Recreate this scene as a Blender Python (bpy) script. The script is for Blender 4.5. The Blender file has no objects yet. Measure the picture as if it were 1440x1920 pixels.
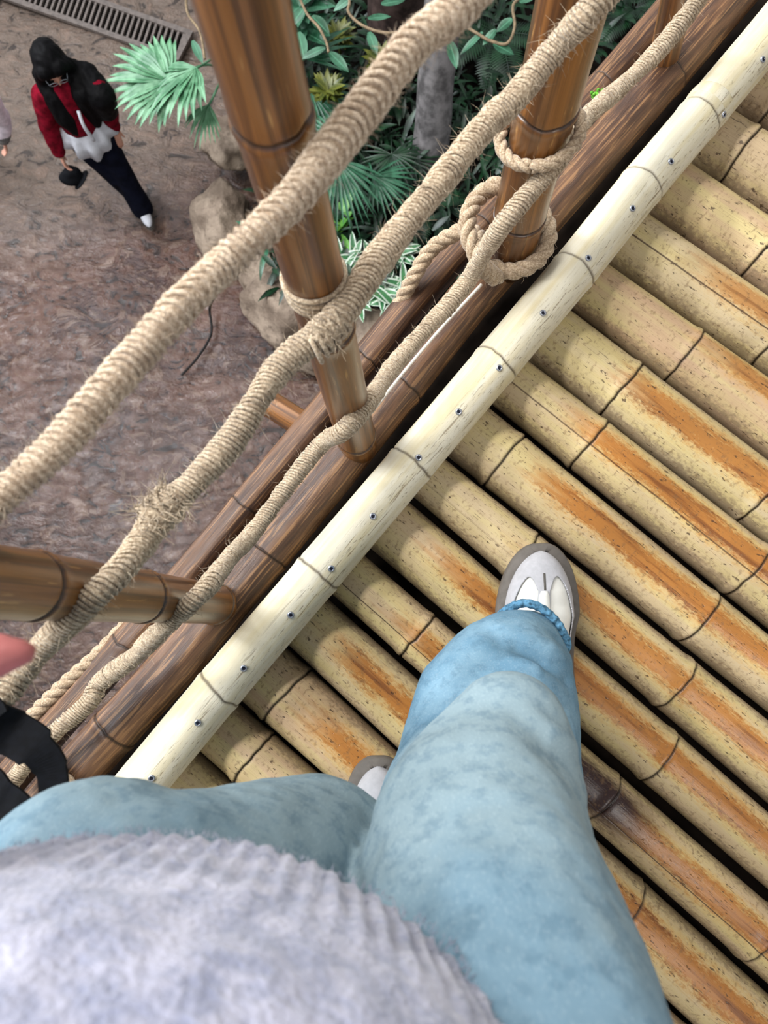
import bpy, math, random
from mathutils import Vector, Matrix, noise
random.seed(7)
PI = math.pi
C = bpy.context.scene.collection
S = bpy.context.scene

# ------------------------------------------------------------------ camera
FPX, CX, CY = 1330.0, 720.0, 960.0
HCAM = 1.10                       # phone height above the deck
NAD = Vector((778 - CX, 1160 - CY, FPX)).normalized()   # straight down, in lens axes
ex, ey, ez = Vector((1, 0, 0)), Vector((0, 1, 0)), Vector((0, 0, 1))
Zc = -NAD
Xc = (ex - NAD * NAD.dot(ex)).normalized()
Yc = Zc.cross(Xc)
def w(c): return Vector((c.dot(Xc), c.dot(Yc), c.dot(Zc)))
CAM = Vector((0, 0, HCAM))
R, U, B = w(ex), w(-ey), w(-ez)
cam_data = bpy.data.cameras.new('camera')
cam = bpy.data.objects.new('camera', cam_data)
C.objects.link(cam)
cam.matrix_world = Matrix(((R.x, U.x, B.x, CAM.x), (R.y, U.y, B.y, CAM.y), (R.z, U.z, B.z, CAM.z), (0, 0, 0, 1)))
cam_data.sensor_fit = 'HORIZONTAL'
cam_data.sensor_width = 36.0
cam_data.lens = FPX / 1440.0 * 36.0
cam_data.clip_start = 0.02
cam_data.dof.use_dof = True
cam_data.dof.focus_distance = 1.15
cam_data.dof.aperture_fstop = 11.0
S.camera = cam
def P(u, v, z):
    """the place at height z that lies along one line of sight"""
    d = w(Vector((u - CX, v - CY, FPX)))
    return CAM + d * ((z - HCAM) / d.z)
def px(z): return FPX / (HCAM - z)    # pixels per metre at height z
def pxs(u, v, z): return -w(Vector((u - CX, v - CY, FPX))).z / (HCAM - z)

# ------------------------------------------------------------------ light
S.view_settings.view_transform = 'Standard'
S.view_settings.look = 'None'
S.view_settings.gamma = 1.0
S.view_settings.use_curve_mapping = False
S.view_settings.exposure = 0.0
try: S.cycles.use_denoising = True
except Exception: pass
FLOOR_Z = -4.30
EDGE_DIR = (P(1263, 123, 0) - P(333, 1240, 0)).normalized()   # along the bridge edge
OUT_DIR = Vector((0, 0, 1)).cross(EDGE_DIR).normalized()      # away from the deck
world = bpy.data.worlds.new('hall'); S.world = world; world.use_nodes = True
bg = world.node_tree.nodes['Background']
bg.inputs[0].default_value = (0.93, 0.97, 1.0, 1); bg.inputs[1].default_value = 0.45
def area(name, loc, target, sx, sy, power, col, rot_axis=None):
    l = bpy.data.lights.new(name, 'AREA'); l.shape = 'RECTANGLE'; l.size = sx; l.size_y = sy
    l.energy = power; l.color = col
    o = bpy.data.objects.new(name, l); C.objects.link(o)
    z = (Vector(loc) - Vector(target)).normalized()
    x = Vector(rot_axis) if rot_axis else Vector((1, 0, 0))
    x = (x - z * x.dot(z)).normalized(); y = z.cross(x)
    o.matrix_world = Matrix(((x.x, y.x, z.x, loc[0]), (x.y, y.y, z.y, loc[1]), (x.z, y.z, z.z, loc[2]), (0, 0, 0, 1)))
    return o
mid = P(800, 850, 0)
key = mid + OUT_DIR * 2.6 + Vector((0, 0, 3.6))
area('roof_strip_light', key, mid, 7.0, 0.5, 315, (1.0, 0.98, 0.95), EDGE_DIR)
sky1 = P(60, 760, FLOOR_Z); r = (sky1 - CAM).normalized(); r.z = -r.z
sky1 = sky1 + r * 10.0
area('roof_window', sky1, P(60, 900, FLOOR_Z), 2.4, 2.4, 420, (0.86, 0.93, 1.0))
for k, (u, v, sx, sy, pw) in enumerate(((280, 930, .7, .5, 240), (60, 1010, .6, .5, 220), (110, 700, .6, .5, 240), (420, 760, .4, .3, 130), (330, 470, .4, .3, 90), (160, 400, .4, .3, 80), (340, 230, .4, .3, 70))):
    q = P(u, v, FLOOR_Z); r = (q - CAM).normalized(); r.z = -r.z
    area('glint_light', q + r * 10.5, q, sx, sy, pw, (.92, .95, 1.0), (.6, .8, 0))  # added lamps at mirror directions, only for glints on the wet floor
area('deck_lamp', mid - OUT_DIR * 2.4 + EDGE_DIR * -0.6 + Vector((0, 0, 4.2)), mid - OUT_DIR * 0.6, 0.9, 0.9, 55, (1.0, 0.95, 0.9), EDGE_DIR)

# ------------------------------------------------------------------ helpers
def lin(r, g, b):
    f = lambda c: (c / 255) / 12.92 if c / 255 <= .04045 else ((c / 255 + .055) / 1.055) ** 2.4
    return (f(r), f(g), f(b), 1)
def tag(o, label=None, cat=None, group=None, kind=None):
    if label: o['label'] = label
    if cat: o['category'] = cat
    if group: o['group'] = group
    if kind: o['kind'] = kind
    return o
def empty(name, loc=(0, 0, 0)):
    o = bpy.data.objects.new(name, None); C.objects.link(o); o.location = loc; o.empty_display_size = .05
    return o
class MB:
    def __init__(s): s.v, s.f, s.uv, s.at = [], [], [], {}
    def add(s, v, f, uv=None, **at):
        n = len(s.v); s.v += [tuple(p) for p in v]; s.f += [tuple(i + n for i in q) for q in f]
        s.uv += uv if uv else [(0, 0)] * len(v)
        for k in set(s.at) | set(at):
            a = s.at.setdefault(k, [0.0] * n)
            a += at.get(k, [0.0] * len(v))
    def build(s, name, mat, parent=None, smooth=True):
        m = bpy.data.meshes.new(name)
        inv = Vector((0, 0, 0))
        if parent:
            q = parent
            while q: inv = inv + q.location; q = q.parent
        vs = [(a - inv.x, b - inv.y, c - inv.z) for a, b, c in s.v]
        m.from_pydata(vs, [], s.f)
        l = m.uv_layers.new(name='UVMap')
        uvs = []
        for p in m.polygons:
            us = [s.uv[i] for i in p.vertices]
            wrap = max(a[0] for a in us) - min(a[0] for a in us) > .6
            for a in us: uvs += [a[0] + (1 if wrap and a[0] < .4 else 0), a[1]]
        l.data.foreach_set('uv', uvs)
        for k, a in s.at.items():
            d = m.attributes.new(k, 'FLOAT', 'POINT'); d.data.foreach_set('value', a)
        if smooth: m.polygons.foreach_set('use_smooth', [True] * len(m.polygons))
        m.update()
        o = bpy.data.objects.new(name, m); C.objects.link(o)
        if mat: m.materials.append(mat)
        if parent: o.parent = parent
        return o
def catmull(pts, n=8):
    pts = [Vector(p) for p in pts]; out = []
    e = [pts[0] * 2 - pts[1]] + pts + [pts[-1] * 2 - pts[-2]]
    for i in range(1, len(e) - 2):
        a, b, c, d = e[i - 1:i + 3]
        for k in range(n):
            t = k / n
            out.append(.5 * ((2 * b) + (c - a) * t + (2 * a - 5 * b + 4 * c - d) * t * t + (3 * b - a - 3 * c + d) * t ** 3))
    out.append(pts[-1]); return out
def resample(pts, step):
    out = [pts[0]]; acc = 0
    L = [0]
    for a, b in zip(pts, pts[1:]): L.append(L[-1] + (b - a).length)
    n = max(2, int(L[-1] / step)); j = 0
    for k in range(1, n + 1):
        s = L[-1] * k / n
        while j < len(L) - 2 and L[j + 1] < s: j += 1
        t = (s - L[j]) / max(1e-9, L[j + 1] - L[j]); out.append(pts[j].lerp(pts[j + 1], min(1, t)))
    return out, L[-1]
def frames(pts, up=None):
    fr = []
    for i, p in enumerate(pts):
        t = (pts[min(i + 1, len(pts) - 1)] - pts[max(i - 1, 0)]).normalized()
        if i == 0 or up is not None:
            ref = up if up is not None else (Vector((0, 0, 1)) if abs(t.z) < .9 else Vector((1, 0, 0)))
        else: ref = fr[-1][1]
        nrm = (ref - t * t.dot(ref)).normalized()
        fr.append((t, nrm, t.cross(nrm)))
    return fr
def tube(mb, pts, rad, seg=12, cap=True, up=None, rfun=None, at=None, v0=0.0, sfun=None):
    """rad: number or list; rfun(i, phi) scales the radius"""
    fr = frames(pts, up); v, f, uv = [], [], []; s = v0; n = len(pts); ats = []
    for i, p in enumerate(pts):
        if i: s += (p - pts[i - 1]).length
        r = rad[i] if isinstance(rad, list) else rad
        t, a, b = fr[i]
        for k in range(seg):
            ph = 2 * PI * k / seg; q = r * (rfun(i, ph) if rfun else 1)
            sh = sfun(i, ph) if sfun else 0
            v.append(p + t * sh + a * (q * math.cos(ph)) + b * (q * math.sin(ph))); uv.append((k / seg, s))
            if at: ats.append(at[i])
    for i in range(n - 1):
        for k in range(seg):
            k2 = (k + 1) % seg; f.append((i * seg + k, i * seg + k2, (i + 1) * seg + k2, (i + 1) * seg + k))
    if cap:
        f.append(tuple(range(seg - 1, -1, -1))); f.append(tuple((n - 1) * seg + k for k in range(seg)))
    if at: mb.add(v, f, uv, node=ats)
    else: mb.add(v, f, uv)
def bamboo(mb, axis, r0, r1, nodes, seg=40, up=Vector((0, 0, 1)), ridge=.05, bend=0, seed=0, shelf=.045):
    """axis: list of points; nodes: arc lengths of the joints"""
    L = sum((b - a).length for a, b in zip(axis, axis[1:]))
    st = set(round(L * k / max(6, int(L / .03)), 5) for k in range(max(6, int(L / .03)) + 1))
    for s0 in nodes:
        for d in (-.03, -.02, -.013, -.009, -.006, -.004, -.0025, -.0012, 0, .0012, .0025, .004, .007, .012, .02):
            if 0 < s0 + d < L: st.add(round(s0 + d, 5))
    st = sorted(st); cum = [0]
    for a, b in zip(axis, axis[1:]): cum.append(cum[-1] + (b - a).length)
    pts, rad, node_dark = [], [], []
    for s in st:
        j = 0
        while j < len(cum) - 2 and cum[j + 1] < s: j += 1
        pts.append(axis[j].lerp(axis[j + 1], (s - cum[j]) / max(1e-9, cum[j + 1] - cum[j])))
        q = r0 + (r1 - r0) * s / L; k = 1; d = 0
        for s0 in nodes:
            x = s - s0
            k += ridge * math.exp(-((x + .005) / .008) ** 2) if x < -.001 else 0
            k += (ridge * .35) * math.exp(-((x - .008) / .010) ** 2) if x > .001 else 0
            k -= shelf * math.exp(-(x / .0016) ** 2)
            d += math.exp(-(x / .0022) ** 2)
        rad.append(q * k); node_dark.append(min(1, d))  # joint line coloured darker along its groove
    def rf(i, ph):
        return 1 + .022 * noise.noise(Vector((math.cos(ph) * .8, math.sin(ph) * .8, st[i] * 3 + seed * 7.1))) + .006 * noise.noise(Vector((math.cos(ph) * 3, math.sin(ph) * 3, st[i] * 9 + seed)))
    end = len(st) - 1
    tube(mb, pts, rad, seg, True, up, rf, node_dark, 0.0, lambda i, ph: 0 if i in (0, end) else .005 * noise.noise(Vector((math.cos(ph) * .9, math.sin(ph) * .9, round(st[i] * 3) + seed))) + .0022 * noise.noise(Vector((math.cos(ph) * 3, math.sin(ph) * 3, round(st[i] * 3) + seed * 2))))
    return L
def fuzz(mb, pts, r, count, length, th=.00035, rnd=random):
    n = len(pts); fr = frames(pts)
    for _ in range(count):
        i = rnd.randrange(1, n - 1); t, a, b = fr[i]; ph = rnd.uniform(0, 2 * PI)
        o = a * math.cos(ph) + b * math.sin(ph)
        l = length * rnd.uniform(.4, 1.3); p = pts[i] + o * r * .92
        d = (o * rnd.uniform(.3, 1) + t * rnd.uniform(-1, 1) + Vector((rnd.uniform(-.5, .5), rnd.uniform(-.5, .5), rnd.uniform(-.5, .5)))).normalized()
        c = Vector((rnd.uniform(-1, 1), rnd.uniform(-1, 1), rnd.uniform(-1, 1))) * .8
        q = [p, p + d * l * .5, p + d * l + c * l * .5]
        side = d.cross(Vector((.3, .5, .8))).normalized() * th; s2 = d.cross(side).normalized() * th
        v = []
        for k, x in enumerate(q):
            z = 1 - k * .4; v += [x + side * z, x - side * z * .5 + s2 * z, x - side * z * .5 - s2 * z]
        f = []
        for k in range(2):
            for m in range(3):
                m2 = (m + 1) % 3; f.append((k * 3 + m, k * 3 + m2, k * 3 + 3 + m2, k * 3 + 3 + m))
        mb.add(v, f)
def sphere(mb, c, r, seg=16, ring=10, scale=(1, 1, 1), rot=None, fn=None):
    v, f = [], []
    v.append(Vector((0, 0, 1)))
    for i in range(1, ring):
        th = PI * i / ring
        for k in range(seg):
            ph = 2 * PI * k / seg; v.append(Vector((math.sin(th) * math.cos(ph), math.sin(th) * math.sin(ph), math.cos(th))))
    v.append(Vector((0, 0, -1)))
    for k in range(seg):
        k2 = (k + 1) % seg; f.append((0, 1 + k, 1 + k2)); e = 1 + (ring - 2) * seg; f.append((len(v) - 1, e + k2, e + k))
    for i in range(ring - 2):
        for k in range(seg):
            k2 = (k + 1) % seg; a = 1 + i * seg; f.append((a + k, a + seg + k, a + seg + k2, a + k2))
    out = []
    for p in v:
        q = Vector((p.x * scale[0], p.y * scale[1], p.z * scale[2])) * r
        if fn: q = q * fn(p)
        if rot: q = rot @ q
        out.append(q + Vector(c))
    mb.add(out, f)
def box(mb, c, s, rot=None):
    v = []
    for x in (-1, 1):
        for y in (-1, 1):
            for z in (-1, 1):
                q = Vector((x * s[0] / 2, y * s[1] / 2, z * s[2] / 2)); v.append((rot @ q if rot else q) + Vector(c))
    mb.add(v, [(0, 1, 3, 2), (4, 6, 7, 5), (0, 4, 5, 1), (2, 3, 7, 6), (0, 2, 6, 4), (1, 5, 7, 3)])
def chain(mb, cs, dens=.3, seg=14, ring=9):
    """overlapping spheres along (point, radius) stations"""
    for (a, ra), (b, rb) in zip(cs, cs[1:]):
        a, b = Vector(a), Vector(b); n = max(1, int((b - a).length / (max(.004, min(ra, rb)) * dens)))
        for k in range(n):
            t = k / n; sphere(mb, a.lerp(b, t), ra + (rb - ra) * t, seg, ring)
    sphere(mb, cs[-1][0], cs[-1][1], seg, ring)
def fuse(mb, name, mat, parent, voxel, smooth=6, disp=None):
    """one continuous skin over everything in mb"""
    t = mb.build('tmp', None)
    m = t.modifiers.new('r', 'REMESH'); m.mode = 'VOXEL'; m.voxel_size = voxel; m.use_smooth_shade = True
    sm = t.modifiers.new('s', 'SMOOTH'); sm.iterations = smooth; sm.factor = .5
    dg = bpy.context.evaluated_depsgraph_get(); dg.update()
    me = bpy.data.meshes.new_from_object(t.evaluated_get(dg))
    bpy.data.objects.remove(t); me.name = name
    if disp:
        ns = [vv.normal.copy() for vv in me.vertices]
        for vv, nn in zip(me.vertices, ns): vv.co = vv.co + nn * disp(vv.co, nn)
    inv = Vector((0, 0, 0)); q = parent
    while q: inv = inv + q.location; q = q.parent
    for vv in me.vertices: vv.co -= inv
    me.polygons.foreach_set('use_smooth', [True] * len(me.polygons)); me.update()
    o = bpy.data.objects.new(name, me); C.objects.link(o)
    me.materials.clear(); me.materials.append(mat)
    if parent: o.parent = parent
    return o

# ------------------------------------------------------------------ materials
class NT:
    def __init__(s, name, rough=.6, spec=.5):
        s.m = bpy.data.materials.new(name); s.m.use_nodes = True; s.t = s.m.node_tree
        s.b = s.t.nodes['Principled BSDF']; s.b.inputs['Roughness'].default_value = rough
        s.b.inputs['Specular IOR Level'].default_value = spec
    def n(s, ty, **kw):
        x = s.t.nodes.new(ty)
        for k, v in kw.items():
            if k in x.inputs: 
                if hasattr(v, 'is_linked'): s.t.links.new(v, x.inputs[k])
                else: x.inputs[k].default_value = v
            else: setattr(x, k, v)
        return x
    def link(s, a, b): s.t.links.new(a, b)
    def math(s, op, a, b=0.0, c=None, clamp=False):
        x = s.t.nodes.new('ShaderNodeMath'); x.operation = op; x.use_clamp = clamp
        for i, q in enumerate((a, b) if c is None else (a, b, c)):
            if hasattr(q, 'is_linked'): s.t.links.new(q, x.inputs[i])
            else: x.inputs[i].default_value = q
        return x.outputs[0]
    def step(s, val, lo, hi):
        x = s.t.nodes.new('ShaderNodeMapRange'); x.interpolation_type = 'SMOOTHSTEP'
        s.t.links.new(val, x.inputs[0]); x.inputs[1].default_value = lo; x.inputs[2].default_value = hi
        return x.outputs[0]
    def mix(s, fac, a, b, mode='MIX'):
        x = s.t.nodes.new('ShaderNodeMix'); x.data_type = 'RGBA'; x.blend_type = mode
        for i, q in ((0, fac), (6, a), (7, b)):
            if hasattr(q, 'is_linked'): s.t.links.new(q, x.inputs[i])
            else: x.inputs[i].default_value = q
        return x.outputs[2]
    def noise(s, vec, scale, detail=4, rough=.55, dist=0):
        x = s.t.nodes.new('ShaderNodeTexNoise'); s.t.links.new(vec, x.inputs['Vector'])
        x.inputs['Scale'].default_value = scale; x.inputs['Detail'].default_value = detail; x.inputs['Roughness'].default_value = rough; x.inputs['Distortion'].default_value = dist
        return x.outputs[0]
    def vec(s, src, sc):
        x = s.t.nodes.new('ShaderNodeMapping'); s.t.links.new(src, x.inputs[0]); x.inputs['Scale'].default_value = sc
        return x.outputs[0]
    def attr(s, name, ty='GEOMETRY'):
        x = s.t.nodes.new('ShaderNodeAttribute'); x.attribute_name = name; x.attribute_type = ty; return x
    def pos(s): return s.n('ShaderNodeNewGeometry').outputs['Position']
    def objc(s): return s.n('ShaderNodeTexCoord').outputs['Object']
    def uv(s): return s.n('ShaderNodeTexCoord').outputs['UV']
    def sepxyz(s, v): x = s.n('ShaderNodeSeparateXYZ'); s.t.links.new(v, x.inputs[0]); return x.outputs
    def comb(s, a, b, c):
        x = s.n('ShaderNodeCombineXYZ')
        for i, q in enumerate((a, b, c)):
            if hasattr(q, 'is_linked'): s.t.links.new(q, x.inputs[i])
            else: x.inputs[i].default_value = q
        return x.outputs[0]
    def col(s, v): 
        if hasattr(v, 'is_linked'): s.t.links.new(v, s.b.inputs['Base Color'])
        else: s.b.inputs['Base Color'].default_value = v
    def rough(s, v): s.t.links.new(v, s.b.inputs['Roughness'])
    def bump(s, h, strength, dist=.002):
        x = s.n('ShaderNodeBump'); x.inputs['Strength'].default_value = strength; x.inputs['Distance'].default_value = dist
        s.t.links.new(h, x.inputs['Height']); s.t.links.new(x.outputs[0], s.b.inputs['Normal']); return x.outputs[0]
    def bvec(s):
        """cylinder coordinates of a bamboo stem: (cos, sin, length), shifted per object"""
        u = s.sepxyz(s.uv()); a = s.math('MULTIPLY', u[0], 2 * PI)
        r = s.n('ShaderNodeObjectInfo').outputs['Random']
        return u, s.comb(s.math('COSINE', a), s.math('SINE', a), s.math('ADD', u[1], s.math('MULTIPLY', r, 37.0))), r
def plain(name, c, rough=.6, spec=.5, var=.12, scale=30, bump=0, metal=0):
    n = NT(name, rough, spec); p = n.pos(); f = n.noise(p, scale)
    d = tuple(x * (1 - var * 2.2) for x in c[:3]) + (1,); e = tuple(min(1, x * (1 + var * 1.6)) for x in c[:3]) + (1,)
    n.col(n.mix(n.step(f, .3, .7), d, e)); n.b.inputs['Metallic'].default_value = metal
    if bump: n.bump(f, bump, .003)
    return n.m

def deck_mat():
    n = NT('weathered_bamboo', .42, .45); u, v, rnd = n.bvec()
    big = n.noise(n.vec(v, (1.2, 1.2, 3)), 1.6, 3); fine = n.noise(n.vec(v, (9, 9, 6)), 3.0, 6, .7)
    grain = n.noise(n.vec(v, (26, 26, 1.4)), 2.2, 3)
    tint = n.attr('tint', 'OBJECT').outputs['Fac']; stripe = n.attr('stripe', 'OBJECT').outputs['Fac']; begin = n.attr('begin', 'OBJECT').outputs['Fac']
    base = n.mix(tint, lin(194, 176, 140), lin(184, 154, 122))
    base = n.mix(n.step(big, .35, .7), base, lin(196, 178, 126))
    base = n.mix(n.math('MULTIPLY', n.step(grain, .45, .75), .35), base, lin(150, 122, 84))
    # worn-off grey skin down the flanks, in short cross strokes
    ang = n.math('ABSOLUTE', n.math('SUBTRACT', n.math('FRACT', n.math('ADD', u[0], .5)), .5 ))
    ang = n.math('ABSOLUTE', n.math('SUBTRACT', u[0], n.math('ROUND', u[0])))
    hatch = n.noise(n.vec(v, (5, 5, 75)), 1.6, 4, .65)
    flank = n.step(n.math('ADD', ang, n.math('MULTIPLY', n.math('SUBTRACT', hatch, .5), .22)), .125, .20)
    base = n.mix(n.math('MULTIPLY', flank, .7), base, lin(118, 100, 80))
    # amber band where the outer skin was left on
    off = n.math('SUBTRACT', u[0], n.math('ROUND', u[0]))
    off = n.math('ADD', off, n.attr('shift', 'OBJECT').outputs['Fac'])
    wob = n.noise(n.vec(v, (1.5, 1.5, 5)), 2.0, 5, .6)
    fr2 = n.noise(n.vec(v, (7, 7, 60)), 1.8, 5, .7)
    dd = n.math('ADD', n.math('ABSOLUTE', off), n.math('ADD', n.math('MULTIPLY', n.math('SUBTRACT', wob, .5), .10), n.math('MULTIPLY', n.math('SUBTRACT', fr2, .5), .13)))
    fade = n.step(n.math('SUBTRACT', n.math('ADD', u[1], n.math('MULTIPLY', n.math('SUBTRACT', wob, .5), .18)), begin), 0.0, .13)
    halo = n.math('MULTIPLY', n.math('SUBTRACT', 1.0, n.step(dd, .05, .12)), fade)
    core = n.math('MULTIPLY', n.math('SUBTRACT', 1.0, n.step(dd, .035, .078)), fade)
    deep = n.math('MULTIPLY', core, n.step(n.noise(n.vec(v, (3, 3, 4.5)), 1.5, 4), .48, .68))
    c = n.mix(n.math('MULTIPLY', n.math('MULTIPLY', halo, stripe), .8), base, lin(190, 150, 84))
    c = n.mix(n.math('MULTIPLY', n.math('MULTIPLY', core, stripe), .85), c, lin(160, 98, 38))
    c = n.mix(n.math('MULTIPLY', n.math('MULTIPLY', deep, stripe), .8), c, lin(108, 60, 26))
    ch = n.attr('char', 'OBJECT').outputs['Fac']
    chs = n.attr('char_at', 'OBJECT').outputs['Fac']
    cm = n.math('SUBTRACT', 1.0, n.step(n.math('ABSOLUTE', n.math('SUBTRACT', n.math('ADD', u[1], n.math('MULTIPLY', n.math('SUBTRACT', wob, .5), .1)), chs)), .05, .16))
    cm = n.math('MULTIPLY', n.math('MULTIPLY', cm, ch), n.math('SUBTRACT', 1.0, n.step(n.math('ABSOLUTE', n.math('ADD', dd, -.02)), .05, .17)))
    c = n.mix(cm, c, lin(44, 20, 16))
    # specks and short cuts
    sp = n.noise(n.vec(v, (10, 10, 90)), 1.0, 2, .5); sp2 = n.noise(n.vec(v, (14, 14, 26)), 2.2, 1)
    dark = n.math('MAXIMUM', n.step(sp, .655, .72), n.step(sp2, .69, .75))
    str_ = n.noise(n.vec(v, (4, 4, 120)), 1.3, 3, .6); c = n.mix(n.math('MULTIPLY', n.step(str_, .54, .70), .5), c, lin(112, 84, 54))
    c = n.mix(n.math('MULTIPLY', dark, .8), c, lin(64, 44, 28))
    c = n.mix(n.math('MULTIPLY', n.step(fine, .55, .8), .25), c, lin(120, 96, 66))
    # length-wise split
    sp3 = n.attr('split', 'OBJECT').outputs['Fac']
    so = n.math('ABSOLUTE', n.math('ADD', off, n.math('ADD', -.065, n.math('MULTIPLY', n.math('SUBTRACT', big, .5), .012))))
    spl = n.math('MULTIPLY', n.math('SUBTRACT', 1.0, n.step(so, .002, .005)), sp3)
    c = n.mix(n.math('MULTIPLY', spl, .85), c, lin(60, 36, 20))
    nd = n.attr('node').outputs['Fac']; c = n.mix(n.math('MULTIPLY', nd, .92), c, lin(34, 22, 15))
    n.col(c)
    n.rough(n.math('SUBTRACT', .50, n.math('MULTIPLY', n.math('MAXIMUM', core, cm), .24)))
    h = n.math('SUBTRACT', n.math('ADD', n.math('MULTIPLY', fine, .5), n.math('MULTIPLY', grain, .3)), n.math('ADD', dark, spl))
    n.bump(h, .45, .0014); return n.m
def edge_mat():
    n = NT('pale_bamboo', .45, .4); u, v, rnd = n.bvec()
    big = n.noise(n.vec(v, (1.5, 1.5, 2.5)), 1.5, 3); grain = n.noise(n.vec(v, (22, 22, 2.2)), 2.0, 5, .65)
    c = n.mix(n.step(big, .35, .7), lin(218, 211, 190), lin(208, 195, 158))
    c = n.mix(n.math('MULTIPLY', n.step(grain, .5, .78), .4), c, lin(186, 166, 118))
    off = n.math('SUBTRACT', u[0], n.math('ROUND', u[0]))
    worn = n.math('SUBTRACT', 1.0, n.step(n.math('ABSOLUTE', n.math('SUBTRACT', off, .12)), .02, .16))
    pit = n.noise(n.vec(v, (9, 9, 46)), 1.6, 4, .65); gou = n.noise(n.vec(v, (5, 5, 8)), 1.6, 4, .55, .6)
    pits = n.math('MULTIPLY', n.math('MAXIMUM', n.step(pit, .585, .66), n.step(gou, .61, .66)), n.math('ADD', .06, n.math('MULTIPLY', worn, .95)))
    c = n.mix(n.math('MULTIPLY', pits, .7), c, lin(124, 102, 70))
    nd = n.attr('node').outputs['Fac']; c = n.mix(n.math('MULTIPLY', nd, .8), c, lin(70, 52, 36))
    n.col(c); n.bump(n.math('SUBTRACT', n.math('MULTIPLY', grain, .5), pits), .5, .0016); return n.m
def beam_mat():
    n = NT('dark_bamboo', .38, .5); u, v, rnd = n.bvec()
    big = n.noise(n.vec(v, (1.4, 1.4, 4)), 1.8, 5, .6, .4); med = n.noise(n.vec(v, (4, 4, 5)), 2.0, 5, .6); grain = n.noise(n.vec(v, (20, 20, 2)), 2.2, 5, .7)
    c = n.mix(n.step(big, .35, .65), lin(64, 43, 31), lin(108, 76, 52))
    c = n.mix(n.math('MULTIPLY', n.step(med, .53, .62), .8), c, lin(148, 110, 74))
    c = n.mix(n.math('MULTIPLY', n.step(med, .46, .34), .6), c, lin(52, 32, 26))
    c = n.mix(n.math('MULTIPLY', n.step(grain, .5, .75), .25), c, lin(54, 36, 28))
    nd = n.attr('node').outputs['Fac']; c = n.mix(n.math('MULTIPLY', nd, .85), c, lin(26, 18, 15))
    n.col(c); n.bump(n.math('ADD', grain, n.math('MULTIPLY', med, .7)), .45, .002); return n.m
def post_mat():
    n = NT('varnished_bamboo', .40, .4); u, v, rnd = n.bvec()
    big = n.noise(n.vec(v, (1.6, 1.6, 2)), 1.5, 4, .55, .3); grain = n.noise(n.vec(v, (16, 16, 1.2)), 2.0, 4, .6)
    c = n.mix(n.step(big, .32, .68), lin(86, 52, 22), lin(148, 96, 44))
    c = n.mix(n.math('MULTIPLY', n.step(grain, .48, .75), .45), c, lin(92, 54, 22))
    c = n.mix(n.math('MULTIPLY', n.step(n.noise(n.vec(v, (2.2, 2.2, 1.1)), 1.7, 4, .6, .5), .50, .62), .65), c, lin(58, 34, 15))
    c = n.mix(n.math('MULTIPLY', n.step(n.noise(n.vec(v, (3, 3, 9)), 2, 4), .62, .72), .5), c, lin(206, 160, 96))
    nd = n.attr('node').outputs['Fac']; c = n.mix(n.math('MULTIPLY', nd, .9), c, lin(28, 16, 8))
    n.col(c); n.b.inputs['Coat Weight'].default_value = .8; n.b.inputs['Coat Roughness'].default_value = .3; n.b.inputs['Coat IOR'].default_value = 1.4
    n.bump(grain, .2, .001); return n.m
def jute_mat(name, a, b, d):
    n = NT(name, .9, .15); p = n.pos(); f = n.noise(p, 420, 3); g = n.noise(p, 60, 4)
    c = n.mix(n.step(f, .35, .68), a, b); c = n.mix(n.math('MULTIPLY', n.step(g, .5, .72), .5), c, d)
    n.col(c); n.b.inputs['Sheen Weight'].default_value = .25; n.bump(f, .6, .001); return n.m
def denim_mat(name, a, b, cc):
    n = NT(name, .85, .15); p = n.pos(); z = n.sepxyz(p)
    f = n.noise(p, 14, 5, .6); g = n.noise(p, 700, 2); h = n.noise(n.vec(p, (1, 1, 3)), 45, 4)
    mm = n.noise(p, 62, 4, .65); thr = n.noise(n.vec(p, (1, 1, .25)), 520, 2)
    c = n.mix(n.step(f, .36, .66), a, b)
    fade = n.step(n.math('ADD', z[2], n.math('MULTIPLY', n.math('SUBTRACT', f, .5), .22)), .26, .42)
    c = n.mix(n.math('MULTIPLY', fade, .8), c, cc)
    blue = n.step(n.math('ADD', z[2], n.math('MULTIPLY', n.math('SUBTRACT', f, .5), .35)), .58, .74)
    c = n.mix(n.math('MULTIPLY', blue, .6), c, a)
    c = n.mix(n.math('MULTIPLY', n.step(mm, .46, .66), .42), c, tuple(q * .62 for q in a[:3]) + (1,))
    c = n.mix(n.math('MULTIPLY', n.step(thr, .5, .7), .10), c, lin(200, 214, 220))
    n.col(c); n.bump(n.math('ADD', n.math('MULTIPLY', g, .5), n.math('MULTIPLY', mm, 1.2)), .35, .0012); return n.m
def knit_mat():
    n = NT('fuzzy_knit', .95, .1); p = n.pos(); f = n.noise(p, 55, 4, .6); g = n.noise(p, 260, 3)
    c = n.mix(n.step(f, .36, .64), lin(142, 147, 172), lin(182, 182, 200)); c = n.mix(n.math('MULTIPLY', n.step(g, .4, .7), .35), c, lin(200, 200, 214))
    n.col(c); n.b.inputs['Sheen Weight'].default_value = .4; n.bump(g, .7, .003); return n.m
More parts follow.
